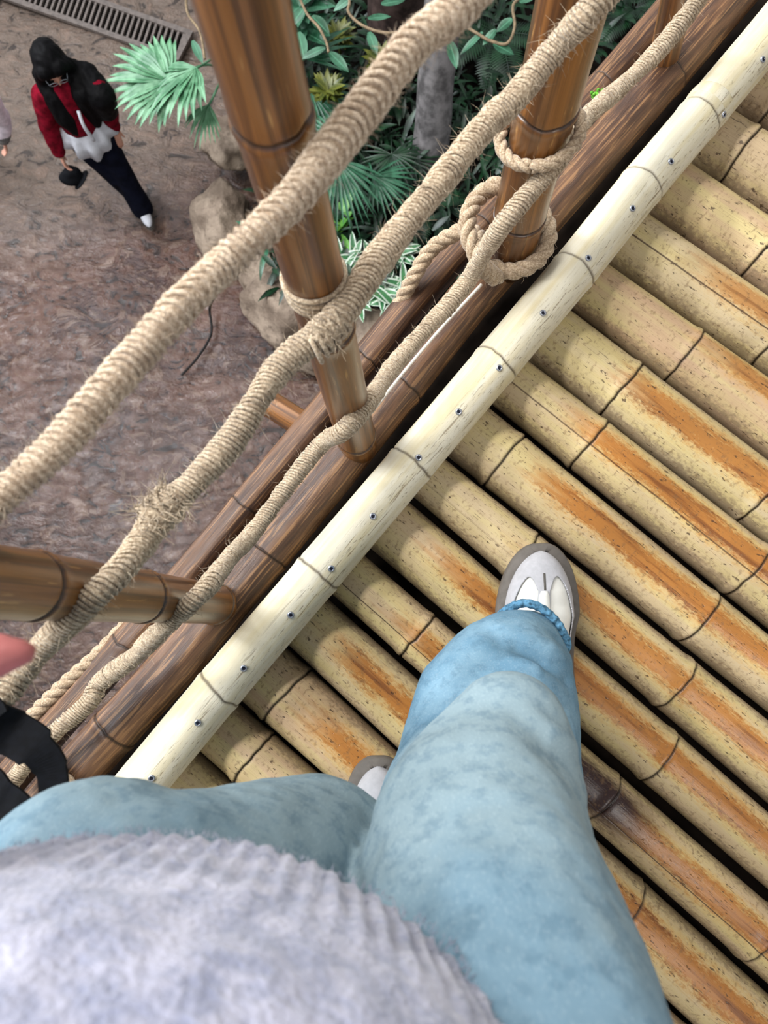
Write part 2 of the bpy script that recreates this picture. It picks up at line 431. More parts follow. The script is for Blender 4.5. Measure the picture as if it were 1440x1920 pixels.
def floor_mat():
    n = NT('wet_stamped_concrete', .3, .5); p = n.pos(); x = n.sepxyz(p)
    a = n.noise(p, .55, 4, .5); b = n.noise(p, 2.6, 5, .6, .5); cr = n.noise(n.vec(p, (1, 1.6, 1)), 5.5, 6, .62, 1.2); fine = n.noise(p, 26, 4, .6)
    c = n.mix(n.step(b, .35, .68), lin(84, 52, 39), lin(126, 88, 68))
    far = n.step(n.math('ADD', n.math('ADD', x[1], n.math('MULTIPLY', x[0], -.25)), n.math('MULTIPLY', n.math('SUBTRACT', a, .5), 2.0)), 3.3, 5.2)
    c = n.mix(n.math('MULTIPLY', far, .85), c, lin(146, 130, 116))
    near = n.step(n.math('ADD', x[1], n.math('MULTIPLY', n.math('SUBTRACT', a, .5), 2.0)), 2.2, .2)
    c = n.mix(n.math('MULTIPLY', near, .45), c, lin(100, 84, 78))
    c = n.mix(n.math('MULTIPLY', n.step(cr, .53, .62), .55), c, lin(166, 140, 122))
    c = n.mix(n.math('MULTIPLY', n.step(cr, .45, .37), .8), c, lin(40, 28, 24))
    c = n.mix(n.math('MULTIPLY', n.step(fine, .55, .75), .25), c, lin(60, 46, 40))
    c = n.mix(1.0, c, (.66, .62, .60, 1), 'MULTIPLY')
    n.col(c); n.rough(n.math('ADD', .10, n.math('MULTIPLY', n.math('ADD', n.math('MULTIPLY', n.step(b, .3, .7), .25), n.math('MULTIPLY', far, .3)), 1.0)))
    sh = n.noise(n.vec(p, (1, 1.4, 1)), 11, 5, .65, 1.0)
    o = n.bump(n.math('ADD', n.math('MULTIPLY', cr, 1.0), n.math('ADD', n.math('MULTIPLY', b, .6), n.math('ADD', n.math('MULTIPLY', fine, .14), n.math('MULTIPLY', sh, .5)))), 1.0, .065)
    b2 = n.n('ShaderNodeBump'); b2.inputs['Strength'].default_value = 1.0; b2.inputs['Distance'].default_value = .013; n.link(n.math('ADD', n.math('MULTIPLY', cr, .8), n.math('ADD', n.math('MULTIPLY', sh, .6), n.math('MULTIPLY', fine, .25))), b2.inputs['Height'])
    n.link(b2.outputs[0], n.b.inputs['Coat Normal']); n.b.inputs['Coat Weight'].default_value = .45; n.b.inputs['Coat Roughness'].default_value = .09; return n.m
def rock_mat():
    n = NT('rough_rock', .75, .3); p = n.pos(); a = n.noise(p, 3.5, 5, .6, .3); b = n.noise(p, 22, 6, .65)
    c = n.mix(n.step(a, .35, .65), lin(120, 104, 90), lin(168, 150, 132)); c = n.mix(n.math('MULTIPLY', n.step(b, .5, .72), .6), c, lin(88, 74, 64))
    n.col(c); n.bump(n.math('ADD', a, n.math('MULTIPLY', b, .5)), .8, .03); return n.m
def leaf_mat(name, a, b, rough=.35, edge=None, trans=.15):
    n = NT(name, rough, .5); p = n.pos(); f = n.noise(p, 9, 3); u = n.sepxyz(n.uv())
    c = n.mix(n.step(f, .35, .65), a, b)
    rib = n.math('ABSOLUTE', n.math('SUBTRACT', u[0], .5))
    if edge: c = n.mix(n.step(n.math('ADD', rib, n.math('MULTIPLY', n.math('SUBTRACT', f, .5), .1)), .20, .30), c, edge)
    else: c = n.mix(n.math('MULTIPLY', n.step(rib, .07, .02), .35), c, tuple(min(1, q * 2.2) for q in b[:3]) + (1,))
    n.col(c)
    n.b.inputs['Subsurface Weight'].default_value = 0
    return n.m
M = dict(
    deck=deck_mat(), edge=edge_mat(), beam=beam_mat(), post=post_mat(),
    jute=jute_mat('jute_wrap', lin(146, 126, 102), lin(204, 187, 161), lin(106, 88, 70)),
    rope=jute_mat('plain_rope', lin(148, 126, 100), lin(198, 178, 152), lin(118, 98, 78)),
    softrope=jute_mat('soft_rope', lin(160, 138, 114), lin(208, 190, 166), lin(136, 112, 90)),
    denim=denim_mat('washed_denim', lin(98, 134, 156), lin(122, 154, 172), lin(142, 159, 163)),
    hem=plain('denim_hem', lin(88, 132, 160), .9, .1, .3, 160, .6),
    knit=knit_mat(), floor=floor_mat(), rock=rock_mat(),
    soil=plain('dark_soil', lin(24, 19, 15), .95, .1, .3, 14, .8),
    skin=plain('skin', lin(214, 158, 136), .55, .35, .06, 20),
    pinkskin=plain('pink_skin', lin(176, 104, 100), .5, .35, .10, 40),
    hair=plain('black_hair', lin(6, 5, 7), .65, .12, .3, 60),
    red=plain('red_knit', lin(112, 10, 30), .9, .1, .22, 25, .4),
    navy=plain('navy_denim', lin(14, 17, 32), .9, .1, .2, 12),
    white=plain('white_cotton', lin(214, 216, 224), .8, .2, .06, 18),
    palepink=plain('pale_pink_cloth', lin(236, 224, 234), .85, .2, .1, 20),
    grey=plain('grey_cloth', lin(120, 118, 116), .9, .1, .2, 30),
    black=plain('black_webbing', lin(8, 10, 16), .8, .2, .2, 200),
    sole=plain('grey_rubber', lin(98, 92, 86), .7, .3, .06, 90),
    suede=plain('grey_suede', lin(178, 177, 180), .95, .1, .03, 120, .2),
    leather=plain('white_leather', lin(226, 224, 216), .45, .4, .02, 60),
    thread=plain('dark_thread', lin(96, 92, 86), .8, .2, .1, 90),
    screw=plain('zinc_screw', lin(176, 180, 190), .3, .5, .1, 500, 0, .9),
    slot=plain('screw_recess', lin(24, 26, 44), .6, .3, .1, 500),
    cord=plain('white_cord', lin(214, 206, 194), .7, .3, .06, 120),
    cable=plain('black_cable', lin(22, 18, 17), .6, .3, .1, 50),
    iron=plain('cast_iron_grate', lin(104, 94, 88), .5, .5, .12, 26, .2),
    pit=plain('drain_pit', lin(12, 10, 9), .9, .1, .1, 5),
    bark=plain('grey_bark', lin(116, 112, 112), .85, .2, .24, 12, .8),
    root=plain('brown_bark', lin(72, 58, 54), .85, .2, .3, 10, .8),
    twig=plain('pale_twig', lin(134, 116, 92), .8, .2, .15, 30),
    under=plain('dark_backing', lin(24, 18, 13), .9, .1, .2, 20),
    fan=leaf_mat('fan_leaf', lin(62, 116, 78), lin(112, 160, 122), .42),
    fan2=leaf_mat('fan_leaf_deep', lin(26, 70, 46), lin(62, 112, 84), .35),
    deep=leaf_mat('deep_leaf', lin(7, 28, 14), lin(20, 58, 30), .4),
    teal=leaf_mat('teal_leaf', lin(30, 74, 50), lin(72, 118, 92), .3),
    lime=leaf_mat('lime_leaf', lin(72, 138, 44), lin(112, 172, 70), .4),
    olive=leaf_mat('olive_leaf', lin(62, 74, 24), lin(116, 118, 46), .4),
    vari=leaf_mat('variegated_leaf', lin(44, 100, 60), lin(72, 130, 80), .4, lin(206, 218, 200)),
    moss=plain('green_moss', lin(96, 160, 52), .8, .2, .2, 200),
)

# ------------------------------------------------------------------ setting
EO = P(875, 568, 0)                                   # origin of the bridge coordinates
def st(p): d = Vector(p) - EO; return d.dot(EDGE_DIR), d.dot(-OUT_DIR)
def bw(s, t, z=0): q = EO + EDGE_DIR * s - OUT_DIR * t; return Vector((q.x, q.y, z))
mb = MB(); N = 80; v, f = [], []
for j in range(N + 1):
    for i in range(N + 1):
        x, y = -6.5 + 10 * i / N, -3.5 + 11 * j / N
        z = FLOOR_Z + .03 * noise.noise(Vector((x * 1.3, y * 1.3, 0))) + .012 * noise.noise(Vector((x * 5, y * 5, 3)))
        v.append((x, y, z - .03))
for j in range(N):
    for i in range(N): a = j * (N + 1) + i; f.append((a, a + 1, a + N + 2, a + N + 1))
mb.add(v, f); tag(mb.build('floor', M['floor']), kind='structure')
# planting bed
mb = MB(); v, f = [], []; N = 40
def soil_h(x, y): return -3.98 + .10 * noise.noise(Vector((x * 1.1, y * 1.1, 5))) + .05 * noise.noise(Vector((x * 4, y * 4, 2)))
bed = [P(480, 240, -4.0), P(440, 60, -4.0), P(420, -160, -4.0), P(1250, -200, -4.0), P(1320, 200, -4.0), P(1050, 640, -4.0), P(700, 620, -4.0), P(560, 560, -4.0), P(500, 440, -4.0)]
cen = sum(bed, Vector()) / len(bed); ring = catmull(bed + [bed[0]], 5)[:-1]
rows = 14
for k in range(rows + 1):
    for p in ring:
        q = cen.lerp(p, k / rows); z = soil_h(q.x, q.y) if k < rows else FLOOR_Z - .05
        v.append((q.x, q.y, z))
n = len(ring)
for k in range(rows):
    for i in range(n): i2 = (i + 1) % n; f.append((k * n + i, k * n + i2, (k + 1) * n + i2, (k + 1) * n + i))
mb.add(v, f); tag(mb.build('ground_planting_bed', M['soil']), kind='structure')
# added dark backing under the deck poles, unseen, so the gaps stay black
mb = MB(); a = bw(0.1, .78, -.135)
rot = Matrix((( -OUT_DIR.x, EDGE_DIR.x, 0), (-OUT_DIR.y, EDGE_DIR.y, 0), (0, 0, 1)))
for s in (-1.15, -.45, .25, .95): box(mb, bw(s, .80, -.16), (1.75, .09, .10), rot)
box(mb, bw(-.1, .82, -.108), (1.62, 2.6, .02), rot)
tag(mb.build('trim_gap_backing', M['under'], smooth=False), kind='structure')

# ------------------------------------------------------------------ the deck
GZ = -.047
gl = [((1377, 213), (1440, 254)), ((1298, 313), (1440, 408)), ((1220, 407), (1440, 560)), ((1143, 502), (1440, 710)), ((1076, 585), (1440, 863)), ((1000, 684), (1440, 1023)),
      ((925, 762), (1440, 1180)), ((838, 863), (1440, 1347)), ((779, 940), (1440, 1511)), ((695, 1040), (1440, 1680)), ((622, 1125), (1440, 1858)), ((546, 1219), (1290, 1917)), ((454, 1321), (596, 1454)), ((375, 1408), (446, 1479))]
gs = []
for A, Bp in gl:
    a, b = st(P(*A, GZ)), st(P(*Bp, GZ)); k = (b[0] - a[0]) / (b[1] - a[1]); k = max(-.09, min(.09, k))
    if abs(b[1] - a[1]) < .25: k = 0.0
    gs.append((a[0] - k * a[1], k))
gs = [(gs[0][0] + .112, gs[0][1])] + gs + [(gs[-1][0] - .112, gs[-1][1]), (gs[-1][0] - .224, gs[-1][1])]
T_EDGE = st(P(920, 655, .03))[1]
T0, T1 = T_EDGE - .012, T_EDGE + 1.42
nodes_px = [[(1423, 223)], [(1390, 285)], [(1420, 490)], [(1412, 690)], [(1287, 668)], [(1167, 729), (1420, 955)], [(1106, 835), (1410, 1085)], [(945, 860), (1328, 1160)],
            [(985, 1040), (1276, 1297)], [(1250, 1430)], [(782, 1196), (1140, 1512), (1425, 1800)], [(1192, 1722)], [(535, 1300)], [(470, 1425)], [], []]
pole_lab = ['tan bamboo deck pole cut by the top right corner of the view', 'tan bamboo deck pole with a split edge beside the crown joint of the pale rail',
  'pinkish tan bamboo deck pole with a small amber patch near the top right corner', 'yellowish bamboo deck pole with one long split running down it, near the top right',
  'brown dull bamboo deck pole with a joint halfway, just above a yellow one', 'yellow bamboo deck pole with a wide amber band and a chipped joint',
  'tan bamboo deck pole with joint and darkest amber band, two above the right shoe', 'bamboo deck pole jointed near the rail, next above the right shoe toe',
  'bamboo deck pole that the toe of the right shoe stands on', 'bamboo deck pole with an amber streak, under the middle of the right shoe',
  'bamboo deck pole with a long crack and a charred black patch beside the jeans', 'bamboo deck pole running from the rail behind the right trouser leg, below the charred one',
  'greyish bamboo deck pole leading to the toe of the left shoe', 'short visible tan bamboo deck pole with a dark curved joint, beside the left thigh',
  'lowest visible bamboo deck pole, tan with fine cracks, against the jeans', 'bamboo deck pole hidden behind the jeans at the lower end']
#      tint stripe begin shift char char_at split
props = [(.6, .3, .3, .03, 0, 0, 0), (.5, .9, .22, .03, 0, 0, 0), (.9, .9, .20, .05, 0, 0, 0), (.1, .75, .14, .02, 0, 0, 1), (1.0, .85, .22, .06, 0, 0, 0), (.0, .95, .15, .01, 0, 0, 0),
         (.4, 1, .13, .02, 0, 0, .9), (.25, 1, .14, .02, 0, 0, 0), (.2, .95, .20, .0, 0, 0, .3), (.4, 1, .10, .03, 0, 0, 0), (.55, 1, .12, .0, 1, .52, 1), (.2, 1, .06, .03, 0, 0, 0), (.8, 1, .10, .03, 0, 0, 0), (.8, .25, .2, .03, 0, 0, 0), (.5, .3, .1, 0, 0, 0, 1), (.5, .8, .2, 0, 0, 0, 0)]
gapw = [.006] * 17
for i in (7, 9, 10): gapw[i] = .016
for i in range(16):
    (c0, k0), (c1, k1) = gs[i], gs[i + 1]
    a = bw((c0 + k0 * T0 + c1 + k1 * T0) / 2, T0); b = bw((c0 + k0 * T1 + c1 + k1 * T1) / 2, T1)
    r0 = abs(c0 + k0 * T0 - c1 - k1 * T0) / 2 - gapw[i] / 2; r1 = abs(c0 + k0 * T1 - c1 - k1 * T1) / 2 - gapw[i] / 2
    a.z = -r0; b.z = -r1
    ax = [a.lerp(b, k / 6) for k in range(7)]
    ns = [(P(*q, 0) - a).dot((b - a).normalized()) for q in nodes_px[i]]
    base = max(ns) if ns else random.uniform(.2, .4)
    while base + .40 < 1.4: base += random.uniform(.36, .44); ns.append(base)
    mb = MB(); bamboo(mb, ax, r0, r1, ns, 40, seed=i * 3.3)
    o = mb.build('bamboo_deck_pole', M['deck'])
    tag(o, pole_lab[i], 'deck pole', 'bamboo poles of the deck')
    for k, val in zip(('tint', 'stripe', 'begin', 'shift', 'char', 'char_at', 'split'), props[i]): o[k] = float(val)

# pale edge rail with its screws
ez_ = .033
def mid2(a, b): return ((a[0] + b[0]) / 2, (a[1] + b[1]) / 2)
axp = [(110, 1640), (239, 1500), (413, 1290), (598, 1073), (772, 868), (931, 680), (1078, 506), (1205, 347), (1310, 222), (1425, 85), (1560, -80)]
ax = [P(u, v, ez_) for u, v in axp]
L = [0]
for a, b in zip(ax, ax[1:]): L.append(L[-1] + (b - a).length)
er = 45.5 / px(ez_)
mb = MB(); bamboo(mb, ax, er, er, [L[2], L[3], L[4], L[5], L[6], L[7], L[8]], 44, seed=5, ridge=.035, shelf=.03)
rail = mb.build('bamboo_edge_rail', M['edge'])
tag(rail, 'cream bamboo rail pole screwed along the edge of the deck', 'rail pole')
# raised collar where two lengths meet
mb = MB(); a = ax[8].lerp(ax[9], .16); d = (ax[9] - ax[8]).normalized(); 
pts = [a + d * x for x in (-.012, -.009, 0, .009, .012)]
tube(mb, pts, [er * .98, er * 1.03, er * 1.045, er * 1.03, er * .98], 40, True, Vector((0, 0, 1)), lambda i, ph: 1 + .015 * noise.noise(Vector((math.cos(ph) * 3, math.sin(ph) * 3, i * .6))))
o = mb.build('joint_collar', M['edge'], rail); tag(o, 'rough tan collar at the rail joint')
scr = [(1430, 112), (1357, 215), (1258, 303), (1186, 391), (1103, 484), (1018, 587), (936, 690), (860, 772), (785, 858), (699, 968), (621, 1066), (545, 1153), (457, 1253), (371, 1355), (284, 1459)]
def near_axis(p):
    best = None
    for a, b in zip(ax, ax[1:]):
        t = max(0, min(1, (p - a).dot(b - a) / (b - a).length_squared)); q = a.lerp(b, t)
        if best is None or (q - p).length < (best[0] - p).length: best = (q, (b - a).normalized())
    return best
for u, v in scr:
    p = P(u, v, ez_ + er * .97)
    for _ in range(4):
        q, t = near_axis(p); nrm = p - q; nrm -= t * nrm.dot(t); h = Vector((nrm.x, nrm.y, 0)).length
        z = ez_ + math.sqrt(max(1e-6, er * er - min(h, er * .9) ** 2)); p = P(u, v, z)
    q, t = near_axis(p); nrm = (p - q); nrm -= t * nrm.dot(t); nrm.normalize()
    sx = t; sy = nrm.cross(t); mb = MB(); cpt = q + nrm * er * 1.0
    vv, ff = [], []
    for (rr, hh) in ((.0050, -.002), (.0052, .0008), (.0044, .0020), (.0030, .0024), (.0026, .0012), (.0001, .0010)):
        for k in range(16): ph = 2 * PI * k / 16; vv.append(cpt + sx * rr * math.cos(ph) + sy * rr * math.sin(ph) + nrm * hh)
    for k in range(5):
        for j in range(16): j2 = (j + 1) % 16; ff.append((k * 16 + j, k * 16 + j2, (k + 1) * 16 + j2, (k + 1) * 16 + j))
    mb.add(vv, ff); so = mb.build('screw', M['screw'], rail)
    mb = MB(); rt = Matrix((sx, sy, nrm)).transposed() @ Matrix.Rotation(u, 3, 'Z')
    box(mb, cpt + nrm * .0016, (.0048, .0012, .0014), rt); box(mb, cpt + nrm * .0016, (.0012, .0048, .0014), rt)
    mb.build('cross_recess', M['slot'], so, smooth=False)

# dark beams outside the deck
def beam(name, pts_, z, rpx, nodes, label, seed):
    pxs_at = pts_[len(pts_) // 2]; ax = [P(u, v, z) for u, v in pts_]; L = [0]
    for a, b in zip(ax, ax[1:]): L.append(L[-1] + (b - a).length)
    def arc(q):
        p = P(*q, z); best = (1e9, 0)
        for i, (a, b) in enumerate(zip(ax, ax[1:])):
            t = max(0, min(1, (p - a).dot(b - a) / (b - a).length_squared)); d = (a.lerp(b, t) - p).length
            if d < best[0]: best = (d, L[i] + t * (b - a).length)
        return best[1]
    mb = MB(); bamboo(mb, ax, rpx / pxs(*pxs_at, z), rpx / pxs(*pxs_at, z), [arc(q) for q in nodes], 44, seed=seed, ridge=.05, shelf=.03)
    return tag(mb.build(name, M['beam']), label, 'beam'), ax
ZA, ZB = .0, -.055
beamA, axA = beam('bamboo_beam', [(20, 1585), (142, 1450), (333, 1240), (600, 915), (875, 568), (1263, 123), (1420, -60)], ZA, 44, [(215, 1365), (500, 1035), (770, 735), (1010, 440), (1245, 140)], 'thick brown bamboo beam next to the cream rail, carrying the posts', 11)
beamB, axB = beam('bamboo_beam', [(-120, 1620), (85, 1385), (345, 1087), (611, 769), (764, 580), (1161, 126), (1330, -70)], ZB, 31, [(235, 1205), (460, 950), (690, 680), (905, 425), (1130, 165)], 'slimmer brown bamboo beam on the outer side of the thick beam', 23)
mb = MB(); bamboo(mb, [P(498, 752, -.12), P(540, 779, -.12), P(600, 815, -.12)], .024, .024, [], 24, seed=2)
tag(mb.build('bamboo_joist', M['post']), 'short orange bamboo stub poking out under the outer beam', 'joist')

# ------------------------------------------------------------------ posts
def post(base, zb, top, zt, stations, nodes_z, label, seed):
    a, b = P(*base, zb), P(*top, zt); b = a + (b - a) * ((1.0 - zb) / (zt - zb)); zt = 1.0; L = (b - a).length
    ax = [a.lerp(b, k / 14) for k in range(15)]
    ns = [(z - zb) / (zt - zb) * L for z in nodes_z]
    mb = MB()
    bamboo(mb, ax, stations[0], stations[1], ns, 40, up=OUT_DIR, seed=seed, ridge=.07, shelf=.05)
    o = mb.build('bamboo_post', M['post']); tag(o, label, 'post', 'upright posts of the rope railing')
    return a, b
post1 = post((672, 836), .015, (452, 0), .775, (.0295, .0245), [.07, .415, .70], 'glossy orange bamboo post in the middle, with the soft top rope across it', 1)
post2 = post((952, 492), .015, (1074, 0), .47, (.0370, .0365), [.14, .34], 'orange bamboo post with the thick rope knot tied round its foot', 2)
post3 = post((412, 1133), .015, (0, 1092), .60, (.0300, .0245), [.05, .335, .56], 'brown bamboo post leaning in from the left edge of the view', 3)
post4 = post((1240, 128), .0, (1270, 0), .16, (.024, .023), [.3], 'bamboo post behind the rope at the top right corner', 4)
def extend(nm, a, b, r, lab): pass

# ------------------------------------------------------------------ ropes
def wrapped(name, pts, r, tw, pitch, mat, parent=None, fz=500, flen=.012, lump=.10, seed=1, grow=None, slant=2.2):
    rnd = random.Random(seed); mb = MB()
    sp, L = resample(pts, .006); fr = frames(sp); n = len(sp)
    rr = [r * (1 + lump * 1.6 * noise.noise(Vector((i * .006 * 16, seed * 9.1, 0))) + lump * .8 * noise.noise(Vector((i * .006 * 60, seed * 3.7, 4)))) for i in range(n)]
    if grow:
        for i in range(n): rr[i] *= grow(sp[i])
    tube(mb, sp, [q * .93 for q in rr], 12, True)
    turns = L / pitch; K = 12; tot = int(turns * K); hp = []
    ph = 0
    for k in range(tot):
        s = L * k / tot; i = min(n - 2, int(s / L * (n - 1))); t = s / L * (n - 1) - i
        p = sp[i].lerp(sp[i + 1], t); ta, a, b = fr[i]; q = rr[i] + tw * .8 * noise.noise(Vector((k * .09, seed, 0)))
        ph = 2 * PI * k / K + .5 * noise.noise(Vector((s * 40, seed, 2)))
        sl = ta * (tw * slant * math.sin(ph + 1.0) * (1 + noise.noise(Vector((s * 25, 8, seed)))))
        hp.append(p + sl + a * (q * math.cos(ph)) + b * (q * math.sin(ph)))
    tube(mb, hp, tw, 5, True)
    fuzz(mb, sp, r, fz, flen, rnd=rnd)
    return mb.build(name, mat, parent)
def stranded(mb, pts, r, pitch=.055, seg=9, fz=120, flen=.008, seed=3):
    sp, L = resample(pts, .004); fr = frames(sp)
    for k in range(3):
        q = []
        for i, p in enumerate(sp):
            ph = 2 * PI * (i * .004 / pitch + k / 3); t, a, b = fr[i]
            q.append(p + a * (r * .50 * math.cos(ph)) + b * (r * .50 * math.sin(ph)))
        tube(mb, q, r * .56, seg, True)
    fuzz(mb, sp, r, fz, flen, rnd=random.Random(seed))
r1 = [(-70, 1000, .60), (0, 933, .605), (107, 838, .61), (180, 753, .615), (278, 642, .62), (375, 537, .625), (513, 410, .635), (573, 343, .64), (680, 207, .65), (780, 77, .66), (857, 18, .665), (960, -110, .67)]
tp = catmull([P(q[0], q[1], q[2] + .055) for q in r1], 8)
o = wrapped('top_rope', tp, .0103, .0021, .0060, M['softrope'], None, 1500, .008, .10, 1, None, 3.6)
tag(o, 'uppermost thick fuzzy rope crossing in front of the middle post', 'rope')
r2 = [(a, b, c + .075) for a, b, c in [(-60, 1375, .405), (0, 1308, .40), (33, 1267, .40), (93, 1200, .42), (160, 1133, .445), (213, 1083, .445), (267, 1017, .425), (300, 965, .41), (367, 900, .415), (433, 827, .418), (500, 723, .425), (540, 673, .43), (607, 620, .432), (660, 560, .43), (707, 490, .425), (773, 403, .415), (797, 377, .412), (863, 293, .405), (913, 233, .40), (964, 185, .395), (1010, 129, .41), (1054, 77, .43), (1095, 33, .46), (1150, -30, .48)]]
p1c = P(*r2[12])
def grow2(p):
    q = 1.0
    for c, sc, amp in ((P(300, 965, 0.485), .018, .26), (P(605, 622, 0.505), .03, .15), (P(520, 690, 0.505), .014, .14), (P(690, 515, 0.502), .03, .08), (P(835, 330, 0.485), .02, .14)):
        q += amp * math.exp(-((p - c).length / sc) ** 2)
    return q
o = wrapped('middle_rope', catmull([P(*q) for q in r2], 8), (.0114), .0018, .0042, M['jute'], None, 1300, .013, .15, 2, grow2, 3.0)
tag(o, 'middle rope closely bound with twine, lashed to the middle post', 'rope')
mb = MB()     # frayed whipping knot on it
for k in range(5):
    c = P(300 + 9 * (k - 2), 962 - 9 * (k - 2), 0.485); d = (P(433, 827, 0.493) - P(160, 1133, 0.477)).normalized()
    x = d.cross(Vector((0, 0, 1))).normalized(); y = x.cross(d)
    ringp = [c + x * (.0165 * math.cos(2 * PI * j / 18)) + y * (.0165 * math.sin(2 * PI * j / 18)) + d * (.006 * math.sin(2 * PI * j / 18 + k)) for j in range(19)]
    tube(mb, ringp, .0026, 6, False)
fuzz(mb, catmull([P(270, 975, 0.500), P(300, 955, 0.505), P(335, 925, 0.505)], 8), .014, 160, .016, .0006)
mb.build('twine_knot', M['jute'], o)
mb = MB()     # cross lashing that ties the rope to post 1
c = P(612, 628, 0.505); axd = (post1[1] - post1[0]).normalized(); pc = post1[0] + axd * ((c - post1[0]).dot(axd))
d = (P(707, 490, 0.500) - P(500, 723, 0.500)).normalized()
for k in range(9):
    q = (k - 4) / 4; cc = c + d * (.016 * q); x = d.cross(axd).normalized(); x2 = (x + d * (.55 if k % 2 else -.4)).normalized(); y = d.cross(x).normalized()
    rg = [cc + x2 * (.0135 * math.cos(2 * PI * j / 24)) + y * (.0135 * math.sin(2 * PI * j / 24)) for j in range(25)]
    tube(mb, rg, .0024, 6, False)
for k in range(4):
    cc = pc + axd * (.0052 * (k - 1.5)); x = (c - pc).normalized(); y = axd.cross(x).normalized(); x = (x + axd * .12 * (k - 1.5)).normalized()
    rg = [cc + x * (.030 * math.cos(2 * PI * j / 30)) + y * (.0285 * math.sin(2 * PI * j / 30)) for j in range(31)]
    tube(mb, rg, .0024, 6, False)
fuzz(mb, [c - d * .03, c, c + d * .03], .015, 120, .012, .0005)
mb.build('twine_lashing', M['jute'], o)
r3 = [(20, 1470, .05), (60, 1418, .07), (100, 1375, .085), (167, 1317, .09), (187, 1280, .09), (250, 1233, .15), (283, 1200, .21), (333, 1153, .275), (383, 1107, .285), (433, 1043, .22), (473, 1000, .15), (593, 843, .16), (645, 807, .225), (692, 752, .20), (740, 683, .13), (807, 607, .10), (839, 574, .10), (880, 522, .105), (905, 478, .17), (943, 421, .24), (995, 359, .265), (1047, 302, .28), (1093, 227, .23), (1160, 167, .19), (1227, 103, .185), (1277, 43, .20), (1315, -8, .215), (1370, -80, .23)]
o = wrapped('lower_rope', catmull([P(*q) for q in r3], 8), (.0112), .0017, .0042, M['jute'], None, 1100, .012, .14, 3, None, 2.6)
tag(o, 'lowest twine-bound rope lying along the brown beams', 'rope')
mb = MB(); sphere(mb, P(1120, 180, .175), .007, 10, 6, (1.2, .8, .6), fn=lambda p: 1 + .5 * noise.noise(p * 4))
for k in range(8): 
    c = P(1120, 180, .178); e = Vector((random.uniform(-1, 1), random.uniform(-1, 1), random.uniform(0, 1))).normalized() * .009
    sphere(mb, c + e, .0028, 6, 4)
tag(mb.build('green_leaf_scrap', M['moss']), 'bright green scrap of moss stuck on the lowest rope', 'leaf')
# white cord beside it
mb = MB(); pts, _ = resample(catmull([P(690, 782, .078), P(760, 694, .06), P(830, 612, .052), P(903, 533, .062)], 8), .006)
tube(mb, pts, .0024, 8); tag(mb.build('white_cord', M['cord']), 'thin white cord lying between the lowest rope and the thick beam', 'cord')
# knot round post 2
mb = MB(); A0, A1 = post2; ad = (A1 - A0).normalized()
def pa(z): return A0 + ad * ((z - A0.z) / ad.z)
to = -Vector((pa(.1).x, pa(.1).y, 0)).normalized()          # from the post towards the camera foot
sd = Vector((0, 0, 1)).cross(to)
def rp(z, ang, r): c = pa(z); return c + to * (r * math.cos(ang)) + sd * (r * math.sin(ang))
tail = [P(20, 1400, -.06), P(60, 1345, -.045), P(120, 1285, -.04), P(190, 1222, -.05), P(290, 1120, -.095), P(345, 1087, -.12), P(480, 925, -.12), P(611, 769, -.12), P(690, 675, -.11), P(738, 590, -.06), P(770, 530, -.015), P(805, 472, .02), P(845, 442, .04), P(880, 432, .055)]
loop = [P(905, 460, .085), P(900, 500, .095)] + [rp(.07 + .004 * k, a, .0515) for k, a in enumerate((-.35, .05, .5, .95, 1.4, 1.9, 2.5, 3.1, 3.7))] 
s1 = catmull(tail + loop, 8); stranded(mb, s1, .0128, .06, 9, 500, .010, 5)
s2 = catmull([rp(.13, 3.6, .050), rp(.14, 4.1, .056), P(905, 362, .13), P(882, 392, .138), P(876, 430, .137), P(889, 468, .134), P(903, 497, .128), P(918, 512, .10), P(930, 522, .07)], 8); stranded(mb, s2, .0132, .06, 9, 160, .009, 6)
o = mb.build('knotted_rope', M['rope']); tag(o, 'thick plain rope knotted round the post foot with a tail along the outer beam', 'rope')
mb = MB(); ringp = [rp(.295 + .012 * math.sin(k / 16 * 2 * PI), k / 16 * 2 * PI, .0475) for k in range(17)]
stranded(mb, catmull(ringp, 6), .0082, .045, 8, 60, .006, 8)
stranded(mb, catmull([rp(.29, .5, .048), P(1035, 300, .255), P(1068, 258, .225), P(1088, 235, .2)], 6), .0085, .045, 8, 40, .006, 9)
tag(mb.build('rope_loop', M['rope']), 'thin rope loop round the knotted post higher up', 'rope')
mb = MB()
q, t = axA[1], (axA[2] - axA[1]).normalized(); x = t.cross(Vector((0, 0, 1))).normalized(); y = x.cross(t)
q = axA[1] + t * .0
stranded(mb, catmull([q - x * .03 + y * .055, q + x * .0 + y * .05 + t * .002, q + x * .035 + y * .034, q + x * .048 + y * .0, q + x * .04 - y * .03, q + x * .0 - y * .05], 6), .0125, .055, 9, 80, .01, 12)
tag(mb.build('rope_lashing', M['rope']), 'rope turn lashed round the thick beam beside the black bag', 'rope')

